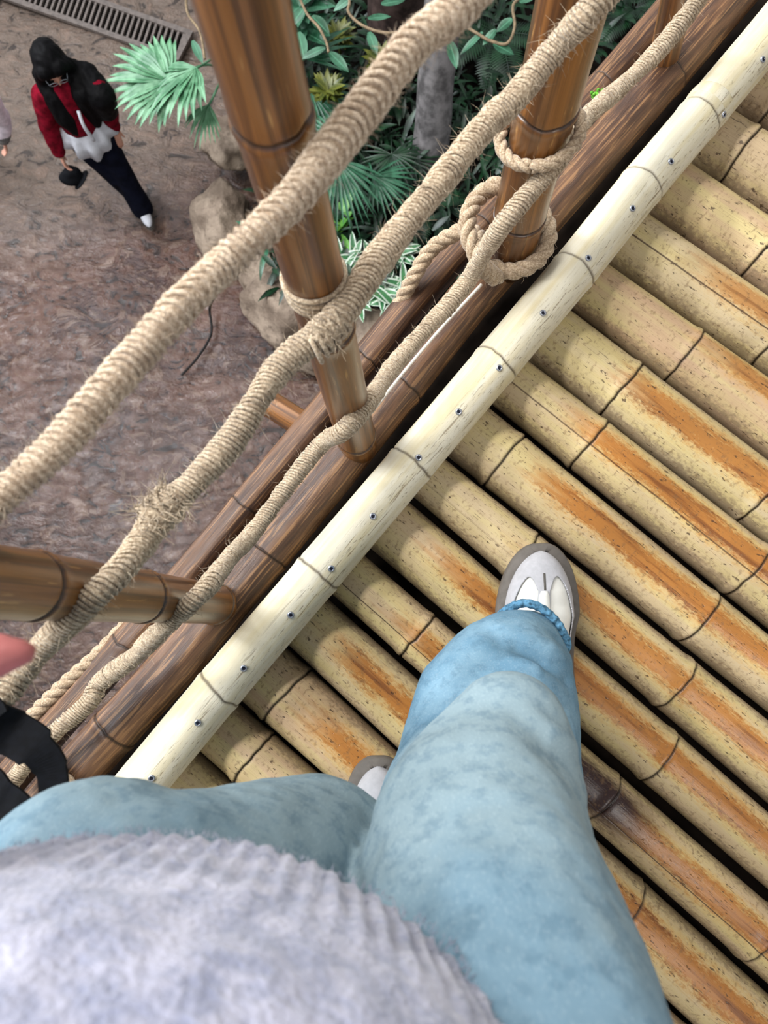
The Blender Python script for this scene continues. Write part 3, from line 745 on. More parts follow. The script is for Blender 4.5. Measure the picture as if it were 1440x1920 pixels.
# ------------------------------------------------------------------ lower level: drain, rocks, cable
F0 = FLOOR_Z
ga, gb = P(-60, -55, F0 + .01), P(345, 88, F0 + .01); gd = (gb - ga).normalized(); gn = Vector((0, 0, 1)).cross(gd)
gl_ = (gb - ga).length; gw = .30
root = empty('drain_grate', ga.lerp(gb, .5)); tag(root, 'long cast iron drain grate set in the wet floor', 'grate')
rot = Matrix((gd, gn, Vector((0, 0, 1)))).transposed(); m0 = ga.lerp(gb, .5)
mb = MB(); box(mb, m0 + gn * (gw / 2 - .02) + Vector((0, 0, .01)), (gl_, .045, .03), rot); box(mb, m0 - gn * (gw / 2 - .02) + Vector((0, 0, .01)), (gl_, .045, .03), rot); box(mb, gb + Vector((0, 0, .01)), (.05, gw, .03), rot)
mb.build('frame', M['iron'], root, smooth=False)
mb = MB(); n = int(gl_ / .054)
sk = Matrix.Rotation(.15, 3, 'Z')
for k in range(n): box(mb, ga + gd * (gl_ * (k + .5) / n) + Vector((0, 0, .008)), (.020, gw - .05, .022), sk @ rot)
mb.build('slats', M['iron'], root, smooth=False)
mb = MB(); box(mb, m0 + Vector((0, 0, -.014)), (gl_, gw - .04, .02), rot); mb.build('channel', M['pit'], root, smooth=False)

def boulder(u, v, z, r, sc, seed, label, rotz=0.0):
    mb = MB(); rnd = Vector((seed * 5.3, seed * 2.1, seed * 9.7))
    rr_ = random.Random(seed * 31); pl = []
    for _ in range(16):
        nv = Vector((rr_.gauss(0, 1), rr_.gauss(0, 1), rr_.gauss(0, 1))).normalized(); pl.append((nv, rr_.uniform(.72, .95)))
    def fn(p):
        q = p * 1.15 + rnd; cut = min([1.12] + [dd / p.dot(nv) for nv, dd in pl if p.dot(nv) > .2])
        return cut * (1 + .10 * noise.noise(q * 2.3) + .05 * noise.noise(q * 6) + .02 * noise.noise(q * 14))
        return 1 + .34 * noise.noise(q) + .16 * noise.noise(q * 2.3) + .05 * noise.noise(q * 6) - .10 * abs(noise.noise(q * 1.7 + Vector((3, 1, 2))))
    sphere(mb, P(u, v, z), r, 56, 36, sc, Matrix.Rotation(rotz, 3, 'Z'), fn)
    return tag(mb.build('boulder', M['rock']), label, 'rock', 'rocks edging the planting bed')
boulder(428, 278, -4.06, .21, (.95, 1.0, .9), 1, 'small brown rock at the top end of the rock edging, left of the middle post')
boulder(420, 408, -4.08, .29, (.80, 1.15, 1.0), 2, 'tall upright tan rock below the small brown rock, left of the middle post')
boulder(500, 500, -4.10, .24, (1.0, 1.0, .9), 3, 'rock behind the top rope, partly covered by dark strap leaves')
boulder(545, 590, -4.10, .40, (1.15, .85, .85), 14, 'largest smooth grey rock seen left of the foot of the middle post', -.5)
boulder(690, 630, -4.12, .28, (1.2, .8, .9), 5, 'pale flat rock under the white-edged plant', -.2)
boulder(600, 660, -4.16, .25, (1, .8, .8), 6, 'grey rock behind the lashing of the middle rope')
mb = MB(); pts, _ = resample(catmull([P(402, 555, F0 + .35), P(393, 580, F0 + .06), P(396, 625, F0 + .02), P(372, 668, F0 + .02), P(340, 704, F0 + .02)], 8), .02)
tube(mb, pts, .010, 8); tag(mb.build('black_cable', M['cable']), 'thin dark cable curving over the wet floor from the rocks', 'cable')

# ------------------------------------------------------------------ plants
UP = Vector((0, 0, 1))
def leaf(mb, base, d, nrm, L, W, droop=.3, fold=.25, n=6, shape='ovate', twist=0):
    d = d.normalized(); side = d.cross(nrm).normalized(); nrm = side.cross(d).normalized()
    v, uv = [], []; p = Vector(base); dirv = d.copy()
    for k in range(n + 1):
        t = k / n
        if shape == 'strap': wd = W * (min(1, t * 4 + .35)) * (1 - t ** 3) ** .8
        elif shape == 'tip': wd = W * min(1, .22 + t * 1.9) * (1 - max(0, t - .45) / .55) ** .8
        else: wd = W * math.sin(PI * min(1, .06 + t * .94)) ** .8 * (1 - .25 * t)
        wd = max(wd, W * .02)
        v += [p - side * wd + nrm * wd * fold, p.copy(), p + side * wd + nrm * wd * fold]; uv += [(0.08, t), (.5, t), (.92, t)]
        dirv = (dirv - UP * (droop * 1.6 * t / n * 1.5) - nrm * 0).normalized(); p = p + dirv * (L / n)
        nrm = side.cross(dirv).normalized()
    f = []
    for k in range(n):
        a = k * 3; f += [(a, a + 1, a + 4, a + 3), (a + 1, a + 2, a + 5, a + 4)]
    mb.add(v, f, uv)
def fan(mb, hub, d, nrm, L, W, count, spread, droop, rnd, fold=.45):
    d = d.normalized(); side = d.cross(nrm).normalized()
    for k in range(count):
        a = -spread / 2 + spread * k / (count - 1); l = L * (1 - .30 * abs(a) / (spread / 2)) * rnd.uniform(.9, 1.08)
        q = d * math.cos(a) + side * math.sin(a); nn = (side.cross(d) * 1.0 + q * 0).normalized()
        nn = nn if nn.z > 0 else -nn
        leaf(mb, Vector(hub) + nn * rnd.uniform(-.004, .004), q + nn * rnd.uniform(-.05, .1), nn, l, W, droop * rnd.uniform(.7, 1.4), fold, 8, 'tip')
def palm(name, base, fronds, lm, label, cat, group=None, stem_r=.012, seed=1):
    """fronds: (hub point, outward direction, normal, length, width, count, spread, droop)"""
    rnd = random.Random(seed); root = empty(name, base); tag(root, label, cat, group)
    for (hub, d, nr, L, W, cnt, sp, dr) in fronds:
        mb = MB(); fan(mb, hub, d, nr, L, W, cnt, sp, dr, rnd); fo = mb.build('fan_leaf', lm, root)
        mb = MB(); b = Vector(base); m = b.lerp(hub, .5) + UP * .15
        tube(mb, catmull([b, m, Vector(hub)], 6), stem_r * .5, 6); mb.build('leaf_stalk', lm, root)
    return root
def wd(du, dv, dz=0): return Vector((du, -dv, dz)).normalized()   # compass direction as drawn on the floor plan
base = P(470, 150, -4.0)
hubA, hubB, hubC = P(318, 152, -3.05), P(368, 128, -2.98), P(392, 196, -3.2)
palm('fan_palm', base, [
    (hubA, wd(-1, -.12, .05), Vector((.1, -.1, 1)), .45, .034, 22, 3.1, .32),
    (hubB, wd(-.55, .55, .0), Vector((-.2, .2, 1)), .46, .034, 16, 2.2, .55),
    (hubC, wd(-.35, .9, -.1), Vector((0, 0, 1)), .30, .012, 12, 1.6, .6)],
    M['fan'], 'big pale green fan palm reaching over the shoulder of the person in red', 'plant', None, .016, 3)
palm('fan_palm', P(690, 330, -4.0), [
    (P(632, 300, -3.35), wd(.25, 1, -.15), Vector((.1, .3, 1)), .52, .014, 22, 2.2, .35),
    (P(700, 330, -3.5), wd(.8, .5, -.1), Vector((0, 0, 1)), .38, .012, 16, 2.4, .4),
    (P(640, 270, -3.45), wd(-.6, -.4, 0), Vector((0, 0, 1)), .4, .014, 16, 2.2, .4)],
    M['fan2'], 'deep green fan palm with drooping narrow fingers, right of the middle post', 'plant', None, .014, 5)
palm('fan_palm', P(735, 270, -4.0), [
    (P(735, 290, -3.6), wd(.1, .8, 0), Vector((0, 0, 1)), .34, .011, 20, 4.2, .3),
    (P(770, 300, -3.7), wd(.6, .3, 0), Vector((0, 0, 1)), .30, .010, 16, 3.6, .3),
    (P(700, 215, -3.6), wd(-.2, -.5, 0), Vector((0, 0, 1)), .34, .011, 16, 3.2, .3)],
    M['deep'], 'dark star-leaved palm low in the shade beside the grey trunk', 'plant', None, .012, 6)
palm('fan_palm', P(560, 200, -4.0), [
    (P(585, 175, -3.55), wd(.7, .9, -.1), Vector((0, 0, 1)), .5, .016, 16, 2.6, .45),
    (P(570, 110, -3.4), wd(.3, -.6, 0), Vector((0, 0, 1)), .46, .018, 16, 2.8, .4),
    (P(600, 235, -3.6), wd(.4, .6, 0), Vector((0, 0, 1)), .42, .016, 14, 2.2, .5)],
    M['fan2'], 'dark strap-leaved palm right behind the upper part of the middle post', 'plant', None, .014, 8)
def fern(base, fronds, lm, label, seed):
    rnd = random.Random(seed); root = empty('fern', base); tag(root, label, 'fern')
    for d, L, dr, Wp in fronds:
        mb = MB(); p = Vector(base) + UP * .12; dv = (d.normalized() + UP * .7).normalized(); n = 26; pts = []
        for k in range(n + 1):
            pts.append(p.copy()); dv = (dv - UP * dr * 2.4 / n).normalized(); p = p + dv * L / n
        for k in range(2, n):
            t = k / n; tv = (pts[k + 1] - pts[k]).normalized(); side = tv.cross(UP).normalized(); nn = side.cross(tv)
            l = Wp * math.sin(PI * (.12 + .88 * t)) ** .7 * rnd.uniform(.9, 1.1)
            for s in (-1, 1): leaf(mb, pts[k], side * s + tv * .35, nn, l, L / n * .55, .35, .1, 3, 'tip')
        mb.build('frond', lm, root)
        mb = MB(); tube(mb, pts, .004, 5); mb.build('midrib', M['deep'], root)
    return root
fern(P(930, 90, -3.85), [(wd(-.8, .5), .55, .5, .14), (wd(.2, 1), .5, .55, .14), (wd(-.2, .9), .5, .6, .13), (wd(.9, .3), .5, .5, .13), (wd(-.9, -.3), .45, .5, .12)], M['deep'], 'dark green fern with toothed fronds between the grey trunk and the knotted post', 4)
fern(P(1180, 40, -3.9), [(wd(-.6, .7), .45, .5, .11), (wd(.6, .7), .45, .5, .11), (wd(0, -1), .45, .5, .11), (wd(.9, -.2), .4, .5, .11), (wd(-.9, -.2), .4, .5, .11)], M['deep'], 'dark fern seen between the knotted post and the outer beam', 9)
fern(P(800, 400, -4.0), [(wd(-.7, .5), .42, .6, .09), (wd(.5, .8), .4, .6, .09), (wd(.9, -.1), .42, .6, .09), (wd(-.2, 1), .4, .6, .09), (wd(-.8, -.5), .42, .6, .09), (wd(.3, -.9), .4, .6, .09)], M['deep'], 'low dark fern under the middle rope, below the grey trunk', 12)
def rosette(name, base, count, L, W, lm, label, shape, droop, rise, seed, cat='plant', stems=None):
    rnd = random.Random(seed); root = empty(name, base); tag(root, label, cat)
    mb = MB()
    for s in (stems or [Vector(base)]):
        for k in range(count):
            a = 2.4 * k + rnd.uniform(-.3, .3); el = rise * rnd.uniform(.6, 1.3)
            d = Vector((math.cos(a), math.sin(a), el)); leaf(mb, s + UP * rnd.uniform(.05, .12), d, UP + d * .2, L * rnd.uniform(.7, 1.15), W, droop, .25, 6, shape)
    if stems:
        for s in stems: tube(mb, [s - UP * .1, s + UP * .12], .010, 6)
    mb.build('leaves', lm, root)
    if not stems:
        mb = MB(); tube(mb, [Vector(base) - UP * .1, Vector(base) + UP * .12], .012, 6); mb.build('stem', M['deep'], root)
    return root
rosette('bird_nest_plant', P(622, 450, -3.92), 9, .34, .055, M['lime'], 'bright lime green broad-leaved plant beside the middle post', 'ovate', .35, .8, 2)
rv = random.Random(5)
stems = [P(rv.uniform(640, 765), rv.uniform(475, 590), -3.86) for _ in range(15)]
stems = [s for s in stems if True]
rosette('variegated_lily', P(695, 540, -3.95), 9, .19, .030, M['vari'], 'clump of small white-edged striped leaves behind the middle rope', 'strap', .7, .7, 6, stems=stems)
rosette('strap_leaf_plant', P(505, 470, -3.80), 7, .38, .022, M['fan2'], 'dark strap leaves hanging over the rocks left of the middle post', 'strap', .9, .35, 7)
rosette('croton', P(640, 115, -3.75), 46, .15, .026, M['olive'], 'yellow-green shrub in the shade behind the top rope', 'ovate', .3, .7, 9, 'shrub', [P(rv.uniform(590, 720), rv.uniform(70, 200), rv.uniform(-3.8, -3.45)) for _ in range(5)])
rosette('broad_leaf_shrub', P(560, 40, -3.7), 16, .24, .055, M['teal'], 'blue-green broad-leaved shrub at the top edge beside the middle post', 'ovate', .4, .6, 10, 'shrub', [P(rv.uniform(535, 640), rv.uniform(-30, 110), rv.uniform(-3.6, -3.0)) for _ in range(5)])
# low growth nobody could count
rv = random.Random(11); mb = MB()
for k in range(2600):
    u, v = rv.uniform(500, 1180), rv.uniform(-60, 560)
    if u + v * .62 > 1180 and rv.random() < .8: continue
    if u > 980 and v > 300: continue
    z = soil_h(0, 0) + rv.uniform(.02, .30); a = rv.uniform(0, 2 * PI); d = Vector((math.cos(a), math.sin(a), rv.uniform(-.1, .9)))
    leaf(mb, P(u, v, z), d, UP, rv.uniform(.08, .24), rv.uniform(.008, .03), rv.uniform(.2, .8), .2, 4, rv.choice(('ovate', 'strap', 'tip')))
tag(mb.build('undergrowth', M['deep']), 'dark leafy undergrowth covering the shaded bed', 'undergrowth', None, 'stuff')

def trunk(name, a, b, ra, rb, mat, label, seed):
    mb = MB(); n = 40; pts = [Vector(a).lerp(Vector(b), k / n) for k in range(n + 1)]
    tube(mb, pts, [ra + (rb - ra) * k / n for k in range(n + 1)], 28, True, None,
         lambda i, ph: 1 + .10 * noise.noise(Vector((math.cos(ph) * 1.2, math.sin(ph) * 1.2, i * .12 + seed))) + .04 * noise.noise(Vector((math.cos(ph) * 5, math.sin(ph) * 5, i * .5 + seed))))
    return tag(mb.build(name, mat), label, 'tree trunk')
trunk('tree_trunk', P(800, 345, -4.04), P(838, -60, -2.7), .140, .118, M['bark'], 'smooth grey tree trunk standing in the planting bed', 3)
trunk('tree_trunk', P(745, 90, -4.0), P(745, -140, -2.9), .24, .20, M['root'], 'dark brown thick tree trunk at the top edge behind the twigs', 8)
def vine(pts, z, leaves, label, seed):
    root = empty('hanging_vine', P(*pts[0], z)); tag(root, label, 'vine', None)
    mb = MB(); tube(mb, catmull([P(*q, z) for q in pts], 6), .008, 6); mb.build('twig', M['twig'], root)
    for (u, v, du, dv, L, W) in leaves:
        mb = MB(); d = wd(du, dv, -.15); leaf(mb, P(u, v, z), d, UP, L, W, .12, .15, 8, 'ovate'); mb.build('leaf', M['teal'], root)
vine([(640, -60), (655, 0), (653, 22), (675, 45), (712, 60), (752, 60), (800, 45), (840, 20)], -2.3, [(692, 60, .35, 1, .13, .03), (690, 35, 1, -.25, .13, .025), (660, -5, -.6, .3, .12, .03), (715, 8, .8, -.3, .14, .03)], 'pale curved twig with a few leaves above the top rope', 1)
vine([(835, -40), (848, 30), (868, 46), (900, 66), (918, 76), (950, 82), (965, 50), (962, 10), (985, -10)], -2.2, [(843, 76, .25, 1, .15, .033), (925, 82, .9, .4, .12, .035), (960, 35, -.6, .4, .10, .03), (930, 55, -.5, .5, .10, .025), (905, 60, -.7, .6, .16, .02), (975, 5, .6, -.5, .12, .03)], 'pale twig with hanging leaves between the top and middle ropes', 2)
vine([(555, -20), (575, 25), (598, 52), (612, 80), (616, 98)], -2.4, [(618, 98, .75, .75, .15, .035), (610, 90, -1, .3, .15, .03), (585, 30, .6, .6, .14, .04), (570, 15, -.6, .7, .13, .035), (560, 60, .2, 1, .16, .04)], 'thin hanging twig with blue-green leaves beside the middle post', 3)
vine([(348, -20), (352, 25), (375, 60), (384, 110)], -2.4, [(361, 76, .45, 1, .14, .026)], 'dark twig with one dark pointed leaf in front of the pale fan palm', 4)

# ------------------------------------------------------------------ people
def hand(mb, wrist, d, pn, s=1.0, curl=.5, side=1):
    """palm, four fingers and a thumb; d = towards the fingers, pn = palm side"""
    d = d.normalized(); pn = (pn - d * pn.dot(d)).normalized(); x = d.cross(pn) * side
    for k in (-1.2, -.4, .4, 1.2):
        chain(mb, [(wrist + x * (k * .012 * s), .014 * s), (wrist + d * .045 * s + x * (k * .017 * s), .0135 * s), (wrist + d * .085 * s + x * (k * .0175 * s), .0115 * s)], .35, 10, 7)
    for k, l in zip((-1.5, -.5, .5, 1.5), (.072, .082, .076, .06)):
        p = wrist + d * .09 * s + x * (k * .0155 * s); q = [(p, .0095 * s)]; dd = (d + x * k * .05).normalized()
        for j in range(3):
            c = math.cos(curl * (.55 + .35 * j)); sn = math.sin(curl * (.55 + .35 * j)); dd = (dd * c + pn * sn).normalized(); p = p + dd * l * s * (.42, .32, .26)[j]; q.append((p, (.0088, .008, .007)[j] * s))
        chain(mb, q, .4, 10, 7)
    p = wrist + d * .02 * s + x * (-.02 * s); dd = (d * .75 - x * .75 + pn * .35).normalized()
    q = [(p, .013 * s), (p + dd * .035 * s, .0115 * s)]; dd = (dd + d * .4).normalized(); q += [(p + dd * .066 * s, .0095 * s), (p + dd * .088 * s, .008 * s)]
    chain(mb, q, .4, 10, 7)
def head(mb, c, fwd, up, s=1.0):
    x = fwd.cross(up).normalized(); rot = Matrix((x, fwd, up)).transposed()
    sphere(mb, c + up * .02 * s, .092 * s, 20, 14, (.82, 1.0, 1.0), rot)
    sphere(mb, c - up * .045 * s + fwd * .018 * s, .068 * s, 20, 14, (.86, .98, 1.05), rot)
    chain(mb, [(c + fwd * .088 * s + up * .005 * s, .010 * s), (c + fwd * .103 * s - up * .028 * s, .013 * s)], .4, 10, 7)
    for k in (-1, 1):
        sphere(mb, c + x * k * .076 * s - up * .01 * s - fwd * .005 * s, .027 * s, 12, 8, (.35, .7, 1), rot)
        sphere(mb, c + x * k * .012 * s + fwd * .086 * s - up * .058 * s, .012 * s, 10, 6, (1.2, .6, .6), rot)
        sphere(mb, c + x * k * .034 * s + fwd * .080 * s + up * .024 * s, .014 * s, 10, 6, (1.3, .6, .5), rot)
def eyes(parent, c, fwd, up, s=1.0, glasses=False):
    x = fwd.cross(up).normalized()
    for k in (-1, 1):
        mb = MB(); sphere(mb, c + x * k * .032 * s + fwd * .083 * s + up * .004 * s, .0115 * s, 12, 8); mb.build('eye', M['hair'], parent)
    if glasses:
        mb = MB()
        for k in (-1, 1):
            q = c + x * k * .034 * s + fwd * .108 * s + up * .002 * s
            pts = [q + x * (.026 * s * math.cos(2 * PI * j / 20)) + up * (.022 * s * math.sin(2 * PI * j / 20)) for j in range(21)]
            tube(mb, pts, .0022, 6, False)
            tube(mb, [q + x * k * .026 * s, q + x * k * .045 * s - fwd * .06 * s, q + x * k * .045 * s - fwd * .12 * s], .002, 6)
        tube(mb, [c + x * -.009 * s + fwd * .112 * s, c + x * .009 * s + fwd * .112 * s], .002, 6)
        mb.build('glasses', M['screw'], parent)
def far_shoe(parent, heel, toe, mat):
    d = (toe - heel); d.z = 0; d.normalize(); x = d.cross(UP); mb = MB()
    rot = Matrix((x, d, UP)).transposed(); c = (heel + toe) / 2
    sphere(mb, c + UP * .045, .13, 20, 12, (.36, 1.0, .34), rot); sphere(mb, c - d * .05 + UP * .07, .07, 16, 10, (.6, .9, .8), rot)
    o = fuse(mb, 'shoe', mat, parent, .010, 3)
    mb = MB(); n = 28; v = []
    for h in (.0, .028):
        for k in range(n): a = 2 * PI * k / n; v.append(c + x * .051 * math.cos(a) + d * .135 * math.sin(a) + UP * (h + .002))
    f = [tuple(range(n)), tuple(range(2 * n - 1, n - 1, -1))] + [(k, (k + 1) % n, n + (k + 1) % n, n + k) for k in range(n)]
    mb.add(v, f); mb.build('outsole', M['sole'], o)

# --- the walker in red on the floor below
Fz = FLOOR_Z
J = dict(head=P(96, 122, Fz + 1.44), neck=P(118, 158, Fz + 1.31), chest=P(132, 182, Fz + 1.16), belly=P(152, 222, Fz + .98), pelvis=P(168, 252, Fz + .84),
         sr=P(80, 178, Fz + 1.25), er=P(92, 240, Fz + 1.00), wr=P(112, 288, Fz + .80), sl=P(182, 166, Fz + 1.26), el=P(204, 212, Fz + 1.00), wl=P(214, 244, Fz + .82),
         hr=P(154, 262, Fz + .80), kr=P(216, 328, Fz + .44), ar=P(248, 360, Fz + .10), hl=P(188, 258, Fz + .80), kl=P(232, 328, Fz + .45), al=P(266, 390, Fz + .09), tl=P(281, 422, Fz + .03))
fw = (J['tl'] - J['al']); fw.z = 0; fw.normalize(); rt = fw.cross(UP)
root = empty('person', (J['pelvis'].x, J['pelvis'].y, Fz)); tag(root, 'long-haired person in a dark red cardigan and navy trousers walking on the floor below', 'person')
hf = (fw * .9 - UP * .42 - rt * -.05).normalized(); hu = (UP + fw * .42).normalized(); hu = (hu - hf * hu.dot(hf)).normalized()
mb = MB(); head(mb, J['head'], hf, hu, 1.0)
chain(mb, [(J['head'] - hu * .05, .05), (J['neck'], .05), (J['chest'], .10), (J['belly'], .105), (J['pelvis'], .12)])
for a, b, c in (('sr', 'er', 'wr'), ('sl', 'el', 'wl')): chain(mb, [(J['neck'].lerp(J[a], .6) - UP * .05, .04), (J[a] - UP * .01, .045), (J[b], .038), (J[c], .026)])
hand(mb, J['wr'], (J['wr'] - J['er']) + UP * -.05 + fw * .06, -rt, .95, .7, 1)
hand(mb, J['wl'], (J['wl'] - J['el']) * .6 + fw * .10 - UP * .1, -fw + rt * .4, .95, .45, -1)
for a, b, c in (('hr', 'kr', 'ar'), ('hl', 'kl', 'al')): chain(mb, [(J['pelvis'].lerp(J[a], .7), .10), (J[a], .085), (J[b], .055), (J[c], .038)])
fuse(mb, 'body', M['skin'], root, .0085, 3)
eyes(root, J['head'], hf, hu, 1.0, True)
mb = MB(); x = hf.cross(hu).normalized(); hc = J['head']; bk = -hf
sphere(mb, hc + hu * .035 + bk * .022, .112, 24, 16, (.90, 1.0, .98), Matrix((x, hf, hu)).transposed())
for k in (-1, 1):
    chain(mb, [(hc + hu * .07 + x * k * .045 + hf * .05, .050), (hc + x * k * .088 + hf * .022, .046), (hc - hu * .10 + x * k * .095 + hf * .02, .060), (J['chest'].lerp(J['sr' if k > 0 else 'sl'], .5) + UP * .05 + fw * .05, .078), (J['chest'] + rt * k * .085 + fw * .09 - UP * .04, .075), (J['chest'] + rt * k * .075 + fw * .115 - UP * .15, .040)], .25)
chain(mb, [(hc + bk * .07, .09), (J['neck'] - fw * .06 - rt * .03, .10), (J['neck'] - rt * .16 - fw * .02 - UP * .03, .085), (J['sl'] - UP * .04 + fw * .03, .098), (J['sl'] - UP * .2 - fw * .02 + rt * .02, .08)], .25)
fuse(mb, 'hair', M['hair'], root, .010, 4, lambda co, n: .006 * noise.noise(Vector((co.x * 40, co.y * 40, co.z * 6))))
mb = MB()
chain(mb, [(J['neck'] - UP * .04, .095), (J['chest'], .145), (J['belly'] + UP * .03, .15)], .2)
sphere(mb, J['chest'], .15, 16, 10, (1.05, .9, 1)); 
for a, b, c in (('sr', 'er', 'wr'), ('sl', 'el', 'wl')): chain(mb, [(J['neck'].lerp(J[a], .35) - UP * .05, .075), (J[a] - UP * .01, .078), (J[b], .066), (J[c].lerp(J[b], .12), .05), (J[c].lerp(J[b], .05), .038)], .22)
fuse(mb, 'cardigan', M['red'], root, .010, 4, lambda co, n: .008 * noise.noise(co * 14))
mb = MB(); n = 60; v = []; c0 = J['belly'] + UP * .02; 
for h, q in ((.04, .130), (-.04, .165), (-.11, .185), (-.19, .205)):
    for k in range(n):
        a = 2 * PI * k / n; r = q * (1 + (.09 * -h / .16) * math.sin(a * 11)); low = h * (1 + .22 * math.sin(a * 3 + 1))
        v.append(c0 + fw * (r * .86 * math.cos(a)) + rt * (r * math.sin(a)) + UP * low + (J['pelvis'] - J['belly']) * Vector((1, 1, 0)) * 1.0 * (-h / .16) * .5 if False else c0 + fw * (r * .86 * math.cos(a)) + rt * (r * math.sin(a)) + UP * low)
f = [(j * n + k, j * n + (k + 1) % n, (j + 1) * n + (k + 1) % n, (j + 1) * n + k) for j in range(3) for k in range(n)]
mb.add(v, f); o = mb.build('blouse', M['white'], root); sm = o.modifiers.new('thickness', 'SOLIDIFY'); sm.thickness = .004
mb = MB(); a = J['chest'] + fw * .150 + UP * .03 - rt * .02; pts = [a, a.lerp(c0 + fw * .17, .5) + fw * .02, c0 + fw * .165 - UP * .06 - rt * .02]
tube(mb, catmull(pts, 5), .012, 8); mb.build('front_opening', M['white'], root)
mb = MB()
chain(mb, [(J['pelvis'] + UP * .08, .125), (J['pelvis'], .135)], .2)
for a, b, c in (('hr', 'kr', 'ar'), ('hl', 'kl', 'al')): chain(mb, [(J['pelvis'].lerp(J[a], .7), .115), (J[a], .105), (J[b], .082), (J[c] + UP * .02, .088), (J[c] - UP * .01, .085)], .2)
fuse(mb, 'trousers', M['navy'], root, .010, 4, lambda co, n: .007 * noise.noise(Vector((co.x * 11, co.y * 11, co.z * 6))))
far_shoe(root, J['tl'] - fw * .20, J['tl'] + fw * .03 - UP * .02, M['white'])
ra = J['ar']; far_shoe(root, Vector((ra.x, ra.y, Fz)) - fw * .10, Vector((ra.x, ra.y, Fz)) + fw * .13, M['white'])
# the black cap in the hand
hr_ = J['wr'] + (J['wr'] - J['er']).normalized() * .10 + fw * .03
cr = empty('cap', hr_ - UP * .1); tag(cr, 'black folded cap in the hand of the walker in red', 'cap')
mb = MB(); rc = Matrix((rt, fw, UP)).transposed() @ Matrix.Rotation(.4, 3, 'X')
sphere(mb, hr_ - UP * .07 + fw * .01, .085, 20, 12, (.95, .65, .8), rc); sphere(mb, hr_ - UP * .10 + fw * .02 - rt * .02, .075, 20, 12, (.9, .6, .5), rc)
fuse(mb, 'crown', M['black'], cr, .008, 2, lambda co, n: .018 * noise.noise(co * 16))
mb = MB(); sphere(mb, hr_ - UP * .12 + fw * .035 - rt * .05, .085, 20, 10, (1.0, .75, .16), rc @ Matrix.Rotation(.5, 3, 'Y')); mb.build('visor', M['black'], cr)

# --- a passer-by in white at the left edge (only the sleeve is in view)
b0 = P(-92, 300, Fz); b0.z = Fz
root = empty('person', b0); tag(root, 'passer-by at the far left edge, only a pale sleeve in view', 'person')
f2 = Vector((.3, -.95, 0)).normalized(); r2_ = f2.cross(UP)
ao = P(4, 220, Fz + 1.02) - (b0 + UP * 1.02)
def at2(x, y, z): return b0 + r2_ * x + f2 * y + UP * z
shl = P(-20, 185, Fz + 1.28); ell = P(2, 222, Fz + 1.02); wrl = P(6, 262, Fz + .84)
hd2 = at2(0, .04, 1.50)
mb = MB(); head(mb, hd2, f2, UP); chain(mb, [(hd2 - UP * .06, .05), (at2(0, 0, 1.34), .05), (at2(0, .02, 1.15), .11), (at2(0, 0, .98), .11), (at2(0, 0, .85), .12)])
shr = at2(.17, 0, 1.30); elr = at2(.22, -.02, 1.05); wrr = at2(.22, .08, .84)
for a, b, c in ((shl, ell, wrl), (shr, elr, wrr)): chain(mb, [(at2(0, 0, 1.30).lerp(a, .6), .05), (a, .045), (b, .036), (c, .026)])
hand(mb, wrl, (wrl - ell) - UP * .1, r2_, .95, .5, -1); hand(mb, wrr, (wrr - elr), -r2_, .95, .5, 1)
for k in (-1, 1): chain(mb, [(at2(k * .07, 0, .82), .09), (at2(k * .09, .05 * k, .45), .055), (at2(k * .09, .05 - .1 * (k < 0), .08), .04)])
fuse(mb, 'body', M['skin'], root, .009, 3); eyes(root, hd2, f2, UP)
mb = MB(); sphere(mb, hd2 + UP * .03 - f2 * .02, .112, 20, 14); chain(mb, [(hd2 - f2 * .06, .09), (at2(0, -.07, 1.3), .07)]); fuse(mb, 'hair', M['hair'], root, .012, 3)
mb = MB(); chain(mb, [(at2(0, 0, 1.29), .10), (at2(0, .02, 1.12), .15), (at2(0, 0, .92), .155)], .2)
for a, b, c in ((shl, ell, wrl), (shr, elr, wrr)): chain(mb, [(at2(0, 0, 1.26).lerp(a, .3), .08), (a, .072), (b, .066), (c.lerp(b, .3), .056)], .2)
fuse(mb, 'jacket', M['palepink'], root, .011, 4, lambda co, n: .008 * noise.noise(co * 12))
mb = MB(); chain(mb, [(wrl.lerp(ell, .32), .058), (wrl.lerp(ell, .05), .044)], .2); fuse(mb, 'cuff', M['grey'], root, .009, 3)
mb = MB(); chain(mb, [(at2(0, 0, .88), .13), (at2(0, 0, .8), .13)], .2)
for k in (-1, 1): chain(mb, [(at2(k * .06, 0, .82), .11), (at2(k * .09, .05 * k, .45), .085), (at2(k * .09, .05 - .1 * (k < 0), .07), .08)], .2)
fuse(mb, 'trousers', M['navy'], root, .011, 4)
for k in (-1, 1): c = at2(k * .09, .05 - .1 * (k < 0), 0); far_shoe(root, c - f2 * .09, c + f2 * .14, M['black'])

# --- the photographer, looking down at their own feet
pr = empty('person', P(880, 1500, 0)); tag(pr, 'photographer in pale jeans, grey fuzzy sweater and grey trainers, seen from above', 'person')
def sph(u, v, wpx, z): return (P(u, v, z), wpx / 2 / px(z))
FL = [sph(987, 1206, 122, .085), sph(964, 1240, 192, .115), sph(945, 1288, 256, .145), sph(927, 1345, 300, .165), sph(917, 1418, 318, .19), sph(906, 1495, 344, .24), sph(900, 1560, 380, .32)]
RL = [sph(957, 1366, 208, .46), sph(947, 1416, 258, .465), sph(931, 1468, 308, .475), sph(914, 1520, 350, .50), sph(902, 1580, 400, .53), sph(905, 1651, 432, .56), sph(930, 1760, 466, .61), sph(962, 1900, 500, .66), sph(1000, 2060, 530, .71)]
toeR, toeL = P(1003, 1032, .0), P(716, 1424, .0)
fR = Vector((-.02, 1, 0)).normalized(); fL = Vector((.0, 1, 0)).normalized()
